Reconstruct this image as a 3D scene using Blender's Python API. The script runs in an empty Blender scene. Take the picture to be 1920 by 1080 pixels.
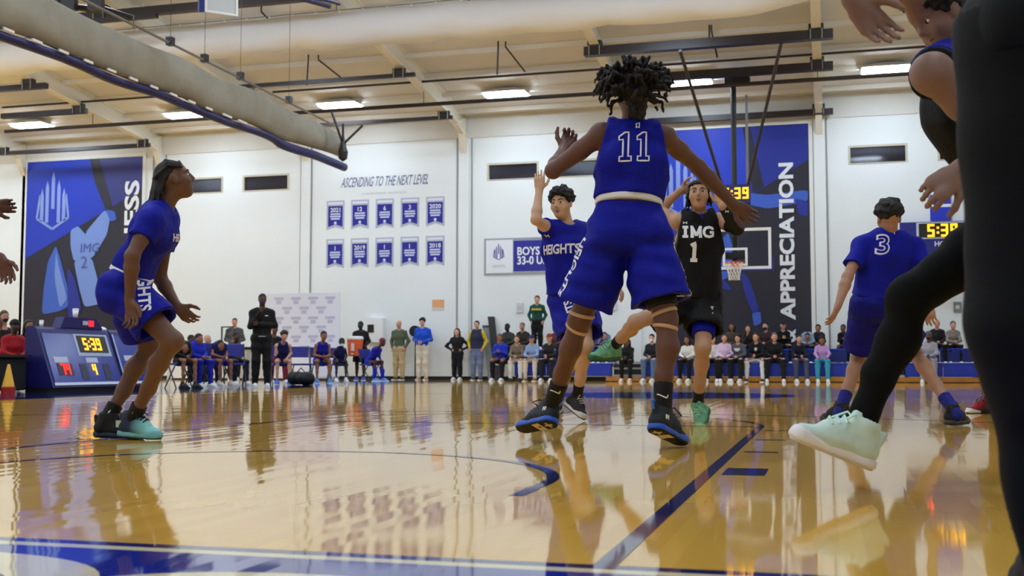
import bpy, bmesh, math, random
import numpy as np
from mathutils import Vector, Matrix
from mathutils.bvhtree import BVHTree

random.seed(7)
SC = bpy.context.scene
COL = SC.collection

# ------------------------------------------------------------------ camera, world, exposure
# court frame: origin on the near baseline at the middle of the lane, +Y up the court, metres
FPX = 2149.0
YAW, PITCH = math.radians(15.408), math.radians(3.889)
CAM = np.array([2.2706, -2.4394, 0.4244])
FW = np.array([-math.sin(YAW) * math.cos(PITCH), math.cos(YAW) * math.cos(PITCH), math.sin(PITCH)])
RT = np.array([math.cos(YAW), math.sin(YAW), 0.0])
UP = np.cross(RT, FW)

cam_data = bpy.data.cameras.new('camera')
cam_data.sensor_width = 36.0
cam_data.lens = 36.0 * FPX / 1920.0
cam_data.clip_start = 0.05
cam_data.clip_end = 200.0
cam_data.dof.use_dof = True
cam_data.dof.focus_distance = 6.6
cam_data.dof.aperture_fstop = 5.0
cam = bpy.data.objects.new('camera', cam_data)
COL.objects.link(cam)
cam.matrix_world = Matrix(((RT[0], UP[0], -FW[0], CAM[0]), (RT[1], UP[1], -FW[1], CAM[1]),
                           (RT[2], UP[2], -FW[2], CAM[2]), (0, 0, 0, 1)))
SC.camera = cam

world = bpy.data.worlds.new('world')
SC.world = world
world.use_nodes = True
world.node_tree.nodes['Background'].inputs[0].default_value = (0.02, 0.02, 0.02, 1)
world.node_tree.nodes['Background'].inputs[1].default_value = 1.0

LAMP_STRENGTH = 42.0
SC.view_settings.view_transform = 'Standard'
SC.view_settings.look = 'None'
SC.view_settings.exposure = 0.0
SC.view_settings.gamma = 1.0
SC.view_settings.use_curve_mapping = False
SC.cycles.max_bounces = 8
SC.cycles.diffuse_bounces = 5
SC.cycles.glossy_bounces = 4
SC.cycles.transmission_bounces = 4
SC.cycles.transparent_max_bounces = 8
SC.cycles.sample_clamp_indirect = 6.0

# where a line of sight through a pixel of the 1920x1080 frame meets things of the place
def ray(u, v): return FW + RT * ((u - 960.0) / FPX) + UP * ((540.0 - v) / FPX)
def atd(u, v, z): return CAM + ray(u, v) * z
def aty(u, v, y):
    d = ray(u, v); return CAM + d * ((y - CAM[1]) / d[1])
def atx(u, v, x):
    d = ray(u, v); return CAM + d * ((x - CAM[0]) / d[0])
def atz(u, v, h=0.0):
    d = ray(u, v); return CAM + d * ((h - CAM[2]) / d[2])

# ------------------------------------------------------------------ materials
def s2l(c):
    return tuple(((x / 255.0) / 12.92 if x / 255.0 <= 0.04045 else ((x / 255.0 + 0.055) / 1.055) ** 2.4) for x in c)

MATS = {}
def mat(name, rgb, rough=0.6, spec=0.4, metal=0.0, noise=0.0, nscale=8.0, bump=0.0, bscale=40.0, bdist=0.01, sheen=0.0, emit=None, estr=0.0, sss=0.0):
    if name in MATS: return MATS[name]
    m = bpy.data.materials.new(name); m.use_nodes = True
    nt = m.node_tree; b = nt.nodes['Principled BSDF']
    col = s2l(rgb) + (1.0,)
    b.inputs['Base Color'].default_value = col
    b.inputs['Roughness'].default_value = rough
    b.inputs['Specular IOR Level'].default_value = spec
    b.inputs['Metallic'].default_value = metal
    if sheen: b.inputs['Sheen Weight'].default_value = sheen
    if sss:
        b.inputs['Subsurface Weight'].default_value = sss
        b.inputs['Subsurface Radius'].default_value = (0.02, 0.008, 0.004)
        b.inputs['Subsurface Scale'].default_value = 0.4
    if emit:
        b.inputs['Emission Color'].default_value = s2l(emit) + (1.0,)
        b.inputs['Emission Strength'].default_value = estr
    if noise or bump:
        tc = nt.nodes.new('ShaderNodeTexCoord')
    if noise:
        n = nt.nodes.new('ShaderNodeTexNoise'); n.inputs['Scale'].default_value = nscale; n.inputs['Detail'].default_value = 3
        nt.links.new(tc.outputs['Object'], n.inputs['Vector'])
        mx = nt.nodes.new('ShaderNodeMixRGB'); mx.blend_type = 'MULTIPLY'; mx.inputs[0].default_value = 1.0
        mx.inputs[1].default_value = col
        r = nt.nodes.new('ShaderNodeValToRGB')
        r.color_ramp.elements[0].position = 0.3; r.color_ramp.elements[1].position = 0.7
        lo = 1 - noise; r.color_ramp.elements[0].color = (lo, lo, lo, 1); r.color_ramp.elements[1].color = (1, 1, 1, 1)
        nt.links.new(n.outputs['Fac'], r.inputs[0]); nt.links.new(r.outputs[0], mx.inputs[2])
        nt.links.new(mx.outputs[0], b.inputs['Base Color'])
    if bump:
        n2 = nt.nodes.new('ShaderNodeTexNoise'); n2.inputs['Scale'].default_value = bscale; n2.inputs['Detail'].default_value = 4
        nt.links.new(tc.outputs['Object'], n2.inputs['Vector'])
        bp = nt.nodes.new('ShaderNodeBump'); bp.inputs['Strength'].default_value = bump; bp.inputs['Distance'].default_value = bdist
        nt.links.new(n2.outputs['Fac'], bp.inputs['Height']); nt.links.new(bp.outputs[0], b.inputs['Normal'])
    MATS[name] = m
    return m

def skin(rgb):
    return mat('skin_%d_%d_%d' % rgb, rgb, rough=0.5, spec=0.35, noise=0.10, nscale=14, bump=0.04, bscale=120)
def cloth(rgb):
    return mat('cloth_%d_%d_%d' % rgb, rgb, rough=0.75, spec=0.2, noise=0.08, nscale=20, bump=0.08, bscale=300, sheen=0.05)
def jersey_cloth(rgb):
    return mat('jersey_%d_%d_%d' % rgb, rgb, rough=0.7, spec=0.18, noise=0.10, nscale=12, bump=0.55, bscale=8.5, bdist=0.03)
def hair_mat(rgb=(18, 14, 13)):
    return mat('hair_%d_%d_%d' % rgb, rgb, rough=0.6, spec=0.35, noise=0.4, nscale=60, bump=0.5, bscale=160)
def plain(rgb, rough=0.5): return mat('paint_%d_%d_%d_%d' % (rgb + (int(rough * 100),)), rgb, rough=rough)
def steel(rgb=(38, 30, 30)): return mat('steel_%d_%d_%d' % rgb, rgb, rough=0.45, spec=0.5, noise=0.12, nscale=5)
def rubber(rgb=(14, 14, 15)): return mat('rubber_%d_%d_%d' % rgb, rgb, rough=0.6, spec=0.3)
def glow(rgb, s): return mat('glow_%d_%d_%d' % rgb, (10, 8, 6), rough=0.5, emit=rgb, estr=s)

# ------------------------------------------------------------------ object helpers
def mesh_obj(name, verts, faces, material=None, parent=None, smooth=False):
    me = bpy.data.meshes.new(name)
    me.from_pydata([tuple(map(float, v)) for v in verts], [], [tuple(int(i) for i in f) for f in faces])
    if smooth: me.polygons.foreach_set('use_smooth', [True] * len(me.polygons))
    if material: me.materials.append(material)
    me.update()
    return link(name, me, parent)
def link(name, data, parent=None):
    o = bpy.data.objects.new(name, data); COL.objects.link(o)
    if parent is not None:
        o.parent = parent
        o.matrix_parent_inverse = parent.matrix_world.inverted() if parent.parent is None else Matrix()
    return o
def arr_obj(name, V, Fq, material, parent=None, smooth=True):
    """V (n,3) float, Fq (m,4) int or (m,3)"""
    me = bpy.data.meshes.new(name)
    V = np.asarray(V, np.float32); Fq = np.asarray(Fq, np.int32)
    k = Fq.shape[1] if len(Fq) else 3
    me.vertices.add(len(V)); me.vertices.foreach_set('co', V.ravel())
    me.loops.add(Fq.size); me.loops.foreach_set('vertex_index', Fq.ravel())
    me.polygons.add(len(Fq)); me.polygons.foreach_set('loop_start', np.arange(len(Fq), dtype=np.int32) * k)
    if smooth: me.polygons.foreach_set('use_smooth', np.ones(len(Fq), bool))
    if material: me.materials.append(material)
    me.update(calc_edges=True); me.validate()
    return link(name, me, parent)
def tag(o, label=None, cat=None, group=None, kind=None):
    if label: o['label'] = label
    if cat: o['category'] = cat
    if group: o['group'] = group
    if kind: o['kind'] = kind
    return o
def empty(name, loc, label=None, cat=None, group=None):
    o = bpy.data.objects.new(name, None); COL.objects.link(o)
    o.location = tuple(map(float, loc)); o.empty_display_size = 0.1
    o.matrix_world = Matrix.Translation(o.location)
    return tag(o, label, cat, group)

class MB:
    """collects boxes, tubes and prisms into one mesh (world coordinates)"""
    def __init__(s): s.v = []; s.f = []
    def add(s, vs, fs):
        n = len(s.v); s.v += [tuple(map(float, p)) for p in vs]; s.f += [tuple(i + n for i in f) for f in fs]; return s
    def box(s, lo, hi):
        x0, y0, z0 = lo; x1, y1, z1 = hi
        return s.add([(x0, y0, z0), (x1, y0, z0), (x1, y1, z0), (x0, y1, z0), (x0, y0, z1), (x1, y0, z1), (x1, y1, z1), (x0, y1, z1)],
                     [(0, 3, 2, 1), (4, 5, 6, 7), (0, 1, 5, 4), (1, 2, 6, 5), (2, 3, 7, 6), (3, 0, 4, 7)])
    def obox(s, c, ax, ay, az):
        c, ax, ay, az = map(np.asarray, (c, ax, ay, az))
        P = [c + sx * ax + sy * ay + sz * az for sz in (-1, 1) for sx, sy in ((-1, -1), (1, -1), (1, 1), (-1, 1))]
        return s.add(P, [(0, 3, 2, 1), (4, 5, 6, 7), (0, 1, 5, 4), (1, 2, 6, 5), (2, 3, 7, 6), (3, 0, 4, 7)])
    def tube(s, pts, r, n=8, closed=False, cap=True):
        pts = [np.asarray(p, float) for p in pts]; m = len(pts)
        rs = r if hasattr(r, '__len__') else [r] * m
        rings = []; prev = None
        for i in range(m):
            if closed: t = pts[(i + 1) % m] - pts[i - 1]
            else: t = pts[min(i + 1, m - 1)] - pts[max(i - 1, 0)]
            t = t / (np.linalg.norm(t) + 1e-9)
            if prev is None:
                a = np.array([0, 0, 1.0]) if abs(t[2]) < 0.9 else np.array([1.0, 0, 0])
            else: a = prev
            u = a - t * (a @ t); u /= np.linalg.norm(u) + 1e-9; w = np.cross(t, u); prev = u
            rings.append([pts[i] + rs[i] * (math.cos(2 * math.pi * k / n) * u + math.sin(2 * math.pi * k / n) * w) for k in range(n)])
        V = [p for rg in rings for p in rg]; Fs = []
        for i in range(m if closed else m - 1):
            j = (i + 1) % m
            for k in range(n):
                Fs.append((i * n + k, i * n + (k + 1) % n, j * n + (k + 1) % n, j * n + k))
        if cap and not closed:
            Fs.append(tuple(range(n - 1, -1, -1))); Fs.append(tuple((m - 1) * n + k for k in range(n)))
        return s.add(V, Fs)
    def lathe(s, c, prof, n=24):
        c = np.asarray(c, float); V = []; Fs = []
        for r, z in prof:
            for k in range(n): V.append(c + np.array([r * math.cos(2 * math.pi * k / n), r * math.sin(2 * math.pi * k / n), z]))
        for i in range(len(prof) - 1):
            for k in range(n): Fs.append((i * n + k, i * n + (k + 1) % n, (i + 1) * n + (k + 1) % n, (i + 1) * n + k))
        Fs.append(tuple(range(n - 1, -1, -1))); Fs.append(tuple((len(prof) - 1) * n + k for k in range(n)))
        return s.add(V, Fs)
    def prism(s, poly, d):
        """poly: list of 3D points (planar), d: extrusion vector"""
        n = len(poly); d = np.asarray(d, float)
        V = [np.asarray(p, float) for p in poly] + [np.asarray(p, float) + d for p in poly]
        return s.add(V, [tuple(range(n - 1, -1, -1)), tuple(range(n, 2 * n))] + [(i, (i + 1) % n, n + (i + 1) % n, n + i) for i in range(n)])
    def build(s, name, material, parent=None, smooth=False):
        return mesh_obj(name, s.v, s.f, material, parent, smooth)

def bevel(o, w=0.01, seg=2):
    m = o.modifiers.new('bevel', 'BEVEL'); m.width = w; m.segments = seg; m.limit_method = 'ANGLE'
    return o

# ------------------------------------------------------------------ lettering
TXT = {}
def text2d(body, bold=0.0, sub=0):
    """triangles of a line of lettering: cap height 1, starts at x = 0 ; returns verts (n,2), faces, width"""
    key = (body, bold, sub)
    if key in TXT: return TXT[key]
    c = bpy.data.curves.new('lettering', 'FONT'); c.body = body; c.size = 1.0; c.offset = bold; c.resolution_u = 3
    o = bpy.data.objects.new('lettering', c); COL.objects.link(o)
    me = bpy.data.meshes.new_from_object(o.evaluated_get(bpy.context.evaluated_depsgraph_get()))
    bm = bmesh.new(); bm.from_mesh(me)
    bmesh.ops.triangulate(bm, faces=bm.faces[:])
    for _ in range(sub):
        es = [e for e in bm.edges if e.calc_length() > 0.14]
        if es:
            bmesh.ops.subdivide_edges(bm, edges=es, cuts=1)
            bmesh.ops.triangulate(bm, faces=bm.faces[:])
    bm.verts.index_update()
    V = np.array([v.co[:2] for v in bm.verts]); Fs = [tuple(v.index for v in f.verts) for f in bm.faces]
    bm.free(); bpy.data.objects.remove(o); bpy.data.meshes.remove(me); bpy.data.curves.remove(c)
    V = V / 0.69; x0 = V[:, 0].min(); V[:, 0] -= x0
    TXT[key] = (V, Fs, V[:, 0].max())
    return TXT[key]

def flat_text(name, body, origin, right, up, height, material, parent, width=None, bold=0.0, shear=0.0, center=False):
    """lettering lying on a flat surface; right/up unit vectors"""
    V, Fs, w = text2d(body, bold)
    origin, right, up = map(np.asarray, (origin, right, up))
    sx = height if width is None else width / w
    off = -0.5 * w * sx if center else 0.0
    P = [origin + right * (x * sx + off + shear * y * height) + up * (y * height) for x, y in V]
    return mesh_obj(name, P, Fs, material, parent)

SEG = {'0': 'abcdef', '1': 'bc', '2': 'abged', '3': 'abgcd', '4': 'fgbc', '5': 'afgcd', '6': 'afgedc', '7': 'abc', '8': 'abcdefg', '9': 'abcdfg'}
def digits(name, text, origin, right, up, height, nrm, material, parent):
    """lit seven-segment numerals, each a part of its own"""
    origin, right, up, nrm = map(np.asarray, (origin, right, up, nrm))
    w, t, x = height * 0.52, height * 0.17, 0.0
    for ch in text:
        m = MB()
        def bar(x0, y0, x1, y1):
            c = origin + right * (x + (x0 + x1) / 2) + up * ((y0 + y1) / 2)
            m.obox(c, right * (x1 - x0) / 2, up * (y1 - y0) / 2, nrm * 0.004)
        if ch == ':':
            bar(0, height * .24, t, height * .24 + t); bar(0, height * .62, t, height * .62 + t); step = t + height * 0.14
        else:
            s = SEG[ch]; h2 = height / 2
            if 'a' in s: bar(0, height - t, w, height)
            if 'g' in s: bar(0, h2 - t / 2, w, h2 + t / 2)
            if 'd' in s: bar(0, 0, w, t)
            if 'f' in s: bar(0, h2, t, height)
            if 'b' in s: bar(w - t, h2, w, height)
            if 'e' in s: bar(0, 0, t, h2)
            if 'c' in s: bar(w - t, 0, w, h2)
            step = w + height * 0.16
        m.build(name, material, parent); x += step
# ------------------------------------------------------------------ the hall
WALL_Y, EAVE, XL, XR, YN = 30.6, 7.37, -34.0, 9.5, -5.0
RIDGE_Y = 13.0
def roof_z(y): return 8.05 + 0.115 * ((30.6 - y) if y > RIDGE_Y else (30.6 - RIDGE_Y) - (RIDGE_Y - y))
def rafter_z(y): return roof_z(y) - 0.5

def floor_material(name, rgb, rgb2=None, dark=0.0):
    """varnished narrow maple strips: every strip lies at its own tiny tilt, so mirrored edges break up"""
    m = bpy.data.materials.new(name); m.use_nodes = True
    nt = m.node_tree; N = nt.nodes; L = nt.links; b = N['Principled BSDF']
    g = N.new('ShaderNodeNewGeometry'); sep = N.new('ShaderNodeSeparateXYZ'); L.new(g.outputs['Position'], sep.inputs[0])
    def math_(op, a, bb=None):
        n = N.new('ShaderNodeMath'); n.operation = op
        for i, x in enumerate((a, bb)):
            if x is None: continue
            if isinstance(x, (int, float)): n.inputs[i].default_value = x
            else: L.new(x, n.inputs[i])
        return n.outputs[0]
    strip = math_('FLOOR', math_('DIVIDE', sep.outputs['X'], 0.0572))
    w1 = N.new('ShaderNodeTexWhiteNoise'); w1.noise_dimensions = '1D'; L.new(strip, w1.inputs['W'])
    # boards of a strip, about a metre long with random joints
    blen = math_('FLOOR', math_('ADD', math_('DIVIDE', sep.outputs['Y'], 0.9), math_('MULTIPLY', w1.outputs['Value'], 7.3)))
    cv = N.new('ShaderNodeCombineXYZ'); L.new(strip, cv.inputs[0]); L.new(blen, cv.inputs[1])
    w2 = N.new('ShaderNodeTexWhiteNoise'); w2.noise_dimensions = '3D'; L.new(cv.outputs[0], w2.inputs['Vector'])
    ns = N.new('ShaderNodeTexNoise'); ns.inputs['Scale'].default_value = 0.8; ns.inputs['Detail'].default_value = 2
    L.new(g.outputs['Position'], ns.inputs['Vector'])
    ns2 = N.new('ShaderNodeTexNoise'); ns2.inputs['Scale'].default_value = 5.0; ns2.inputs['Detail'].default_value = 1
    L.new(g.outputs['Position'], ns2.inputs['Vector'])
    sp2 = N.new('ShaderNodeSeparateColor'); L.new(ns.outputs['Color'], sp2.inputs[0])
    sp3 = N.new('ShaderNodeSeparateColor'); L.new(ns2.outputs['Color'], sp3.inputs[0])
    spw = N.new('ShaderNodeSeparateColor'); L.new(w2.outputs['Color'], spw.inputs[0])
    nx = math_('ADD', math_('MULTIPLY', math_('SUBTRACT', w1.outputs['Value'], 0.5), 0.020), math_('MULTIPLY', math_('SUBTRACT', sp2.outputs[0], 0.5), 0.008))
    ny = math_('ADD', math_('MULTIPLY', math_('SUBTRACT', spw.outputs[1], 0.5), 0.0022), math_('MULTIPLY', math_('SUBTRACT', sp3.outputs[1], 0.5), 0.004))
    nv = N.new('ShaderNodeCombineXYZ'); L.new(nx, nv.inputs[0]); L.new(ny, nv.inputs[1]); nv.inputs[2].default_value = 1.0
    vn = N.new('ShaderNodeVectorMath'); vn.operation = 'NORMALIZE'; L.new(nv.outputs[0], vn.inputs[0])
    L.new(vn.outputs[0], b.inputs['Normal'])
    b.inputs['Roughness'].default_value = 0.05
    b.inputs['IOR'].default_value = 1.5
    b.inputs['Coat Weight'].default_value = 0.05; b.inputs['Coat Roughness'].default_value = 0.045; b.inputs['Coat IOR'].default_value = 1.5
    L.new(vn.outputs[0], b.inputs['Coat Normal'])
    if rgb2 is None:
        b.inputs['Base Color'].default_value = s2l(rgb) + (1,)
    else:
        mp = N.new('ShaderNodeMapping'); mp.inputs['Scale'].default_value = (60, 2.5, 1); L.new(g.outputs['Position'], mp.inputs[0])
        gr = N.new('ShaderNodeTexNoise'); gr.inputs['Scale'].default_value = 1.0; gr.inputs['Detail'].default_value = 4; L.new(mp.outputs[0], gr.inputs['Vector'])
        fac = math_('ADD', math_('MULTIPLY', w2.outputs['Value'], 0.65), math_('MULTIPLY', gr.outputs['Fac'], 0.35))
        mx = N.new('ShaderNodeMixRGB'); L.new(fac, mx.inputs[0]); mx.inputs[1].default_value = s2l(rgb) + (1,); mx.inputs[2].default_value = s2l(rgb2) + (1,)
        L.new(mx.outputs[0], b.inputs['Base Color'])
    return m
M_FLOOR = floor_material('maple_varnish', (232, 184, 84), (212, 160, 64))
M_LINE = floor_material('navy_floor_paint', (30, 36, 92))
M_APRON = floor_material('blue_floor_paint', (26, 44, 140))
M_CREAM = floor_material('cream_floor_paint', (226, 214, 176))

def structure(o): o['kind'] = 'structure'; return o
floor = structure(MB().box((XL, YN, -0.2), (XR, WALL_Y, 0)).build('floor', M_FLOOR))
def floor_poly(name, pts, m, h=0.0012):
    return MB().add([(p[0], p[1], h) for p in pts], [tuple(range(len(pts)))]).build(name, m, floor)
def floor_rect(name, x0, y0, x1, y1, m, h=0.0012): return floor_poly(name, [(x0, y0), (x1, y0), (x1, y1), (x0, y1)], m, h)
def floor_arc(name, cx, cy, r, w, a0, a1, m, n=48, h=0.0012):
    mb = MB(); P = []
    for k in range(n + 1):
        a = a0 + (a1 - a0) * k / n; P.append((math.cos(a), math.sin(a)))
    V = [(cx + (r - w) * c, cy + (r - w) * s, h) for c, s in P] + [(cx + r * c, cy + r * s, h) for c, s in P]
    mb.add(V, [(i, n + 1 + i, n + 2 + i, i + 1) for i in range(n)])
    return mb.build(name, m, floor)
LW = 1.8288
HALF = 7.62
def court_end(sy, y0):
    Y = lambda t: y0 + sy * t
    for s in (-1, 1):
        a, b = sorted((s * LW, s * (LW - 0.05))); floor_rect('lane_line', a, min(Y(0), Y(5.79)), b, max(Y(0), Y(5.79)), M_LINE)
        lo, hi = sorted((s * (LW + 0.03), s * (LW + 0.195)))
        floor_rect('block_mark', lo, min(Y(2.134), Y(2.439)), hi, max(Y(2.134), Y(2.439)), M_LINE)
        for t in (3.353, 4.318, 5.283):
            floor_rect('lane_mark', lo, min(Y(t), Y(t + .05)), hi, max(Y(t), Y(t + .05)), M_LINE)
    floor_rect('free_throw_line', -LW, min(Y(5.74), Y(5.79)), LW, max(Y(5.74), Y(5.79)), M_LINE)
    floor_arc('free_throw_arc', 0, Y(5.79), LW, 0.05, 0 if sy > 0 else math.pi, math.pi if sy > 0 else 2 * math.pi, M_LINE)
    floor_arc('restricted_arc', 0, Y(1.6), 1.30, 0.05, -0.12 if sy > 0 else math.pi - .12, math.pi + .12 if sy > 0 else 2 * math.pi + .12, M_LINE)
    for s in (-1, 1):
        x0, x1 = sorted((s * 1.25, s * 1.30)); floor_rect('restricted_line', x0, min(Y(1.22), Y(1.45)), x1, max(Y(1.22), Y(1.45)), M_LINE)
    floor_arc('three_point_arc', 0, Y(1.6), 6.32, 0.05, 0.02 if sy > 0 else math.pi + .02, math.pi - .02 if sy > 0 else 2 * math.pi - .02, M_LINE, 80)
court_end(1, 0.0); court_end(-1, 28.65)
floor_rect('baseline_stripe', -HALF - .05, -0.05, HALF + .05, 0.0, M_LINE)
floor_rect('baseline_stripe', -HALF - .05, 28.65, HALF + .05, 28.70, M_LINE)
floor_rect('gap_stripe', -HALF - .1, -0.095, HALF + .1, -0.05, M_CREAM)
floor_rect('sideline_stripe', -HALF - .05, 0, -HALF, 28.65, M_LINE)
floor_rect('sideline_stripe', HALF, 0, HALF + .05, 28.65, M_LINE)
floor_rect('apron', -HALF - 2, -1.9, HALF + 1.6, -0.095, M_APRON)
floor_rect('apron', -HALF - 4.2, -0.095, -HALF - .05, 28.7, M_LINE)
floor_rect('apron', HALF + .05, -0.095, XR, 28.0, M_APRON)
floor_rect('half_court_line', -HALF, 14.3, HALF, 14.35, M_LINE)
floor_arc('centre_circle', 0, 14.325, 1.83, 1.829, 0, 2 * math.pi, M_LINE, 64)
# cream round letter shapes on the blue apron, just in front of the baseline
def floor_ring(cx, cy, rx, ry, t, sq=2.6):
    n = 56; mb = MB(); V = []
    for q in (0, 1):
        for k in range(n):
            a = 2 * math.pi * k / n; c, s = math.cos(a), math.sin(a)
            x = math.copysign(abs(c) ** (2 / sq), c); y = math.copysign(abs(s) ** (2 / sq), s)
            V.append((cx + (rx - t * q) * x, cy + (ry - t * q) * y, 0.0022))
    mb.add(V, [(k, (k + 1) % n, n + (k + 1) % n, n + k) for k in range(n)]); mb.build('apron_letter', M_CREAM, floor)
pA, pB = atz(150, 1080), atz(640, 1074)
floor_ring(float(atz(0, 1060)[0]) - .25, -0.20 - 0.55, 0.62, 0.55, 0.16)
floor_ring(float(pB[0]), -0.27 - 0.55, 0.55, 0.55, 0.16)

# walls -------------------------------------------------------------
M_WALL = mat('white_wall_paint', (229, 233, 231), rough=0.7, noise=0.04, nscale=0.6)
M_BAND = mat('pale_metal_siding', (214, 212, 204), rough=0.55, noise=0.05, nscale=1.2)
M_CEIL = mat('cream_roof_facing', (222, 217, 206), rough=0.75, noise=0.07, nscale=0.7, bump=0.15, bscale=2.0)
M_STEELW = mat('cream_frame_paint', (228, 222, 204), rough=0.5)
M_JOINT = mat('grey_joint', (150, 150, 148), rough=0.6)
M_BASE = rubber((28, 27, 28))
def window_open(x0, x1, z0=6.03, z1=6.56): return (x0, x1, z0, z1)
WINS = [(-17.85, -16.55), (-15.85, -14.2), (-7.62, -6.0), (-5.5, -3.75), (2.9, 4.48), (5.25, 6.85), (-31, -29.4), (-28.3, -26.7)]
wf = MB(); xs = [XL] + sorted([x for w in WINS for x in w]) + [XR]
wf.box((XL, WALL_Y, 0), (XR, WALL_Y + .25, 6.03)); wf.box((XL, WALL_Y, 6.56), (XR, WALL_Y + .25, EAVE))
for i in range(0, len(xs), 2): wf.box((xs[i], WALL_Y, 6.03), (xs[i + 1], WALL_Y + .25, 6.56))
wall_far = structure(wf.build('wall_far', M_WALL))
MB().box((XL, WALL_Y - .03, EAVE), (XR, WALL_Y + .25, 8.4)).build('siding_band', M_BAND, wall_far)
for x in (-24.15, -13.78, -13.42, -8.57, -8.1, -3.1, 1.93, 2.32, 7.1, -18.65, -19.12, -29.4):
    MB().box((x - .02, WALL_Y - .022, 0.1), (x + .02, WALL_Y, EAVE)).build('panel_joint', M_JOINT, wall_far)
wl = structure(MB().box((XL - .25, YN, 0), (XL, WALL_Y, 9)).build('wall_left', M_WALL))
wr = structure(MB().box((XR, YN, 0), (XR + .25, WALL_Y, 9)).build('wall_right', M_WALL))
wn = structure(MB().box((XL, YN - .25, 0), (XR, YN, 9)).build('wall_near', M_WALL))
structure(MB().box((XL, WALL_Y - .02, 0), (XR, WALL_Y, 0.11)).build('baseboard_far', M_BASE))
M_PANE = mat('dark_window_glass', (16, 16, 34), rough=0.06, spec=0.8)
M_SASH = mat('beige_window_frame', (196, 190, 170), rough=0.5)
for i, (x0, x1) in enumerate(WINS):
    w = structure(empty('window_%d' % (i + 1), ((x0 + x1) / 2, WALL_Y, 6.03)))
    fr = MB()
    for a, b in (((x0, 6.5), (x1, 6.56)), ((x0, 6.03), (x1, 6.06)), ((x0, 6.06), (x0 + .06, 6.5)), ((x1 - .06, 6.06), (x1, 6.5))):
        fr.box((a[0], WALL_Y - .015, a[1]), (b[0], WALL_Y + .1, b[1]))
    fr.build('window_frame', M_SASH, w)
    MB().box((x0 + .06, WALL_Y + .07, 6.06), (x1 - .06, WALL_Y + .09, 6.5)).build('pane', M_PANE, w)
# ceiling: two slopes meeting at a ridge
cm = MB()
prof = [(YN, roof_z(YN)), (RIDGE_Y, roof_z(RIDGE_Y)), (WALL_Y, roof_z(WALL_Y))]
cm.add([(x, y, z) for x in (XL, XR) for y, z in prof] + [(x, y, z + .2) for x in (XL, XR) for y, z in prof],
       [(0, 1, 4, 3), (1, 2, 5, 4), (6, 9, 10, 7), (7, 10, 11, 8), (0, 3, 9, 6), (2, 8, 11, 5), (0, 6, 7, 1), (1, 7, 8, 2), (3, 4, 10, 9), (4, 5, 11, 10)])
ceiling = structure(cm.build('ceiling', M_CEIL))
y = 30.0
while y > 6:
    z = roof_z(y); MB().box((XL, y - .05, z - .13), (XR, y + .05, z)).build('purlin', M_CEIL, ceiling); y -= 1.5
FRAMES = [-29.4, -24.15, -18.87, -13.6, -8.35, -3.1, 2.13, 7.4]
for x in FRAMES:
    m = MB()
    for d, hw in ((0.5, .1), (0.47, .02), (0.03, .1)):
        pass
    for (ya, yb) in ((WALL_Y - .02, RIDGE_Y), (RIDGE_Y, YN)):
        for z0, z1, hw in ((-.5, -.47, .11), (-.47, -.03, .015), (-.03, 0, .11)):
            V = [(x + sx * hw, yy, roof_z(yy) + zz) for yy in (ya, yb) for zz in (z0, z1) for sx in (-1, 1)]
            m.add(V, [(0, 1, 3, 2), (4, 6, 7, 5), (0, 4, 5, 1), (2, 3, 7, 6), (0, 2, 6, 4), (1, 5, 7, 3)])
    m.build('rafter', M_STEELW, ceiling)
    c = MB().prism([(x - .09, WALL_Y - .06, 6.9), (x - .09, WALL_Y - .06, 8.0), (x - .09, WALL_Y - .9, 7.72), (x - .09, WALL_Y - .9, 7.62), (x - .09, WALL_Y - .34, 7.45)], (.18, 0, 0))
    c.build('frame_knee', M_STEELW, ceiling)
for i, x in enumerate(FRAMES):
    structure(MB().box((x - .16, WALL_Y - .06, .11), (x + .16, WALL_Y, EAVE)).build('trim_%d' % (i + 1), M_WALL))

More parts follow.
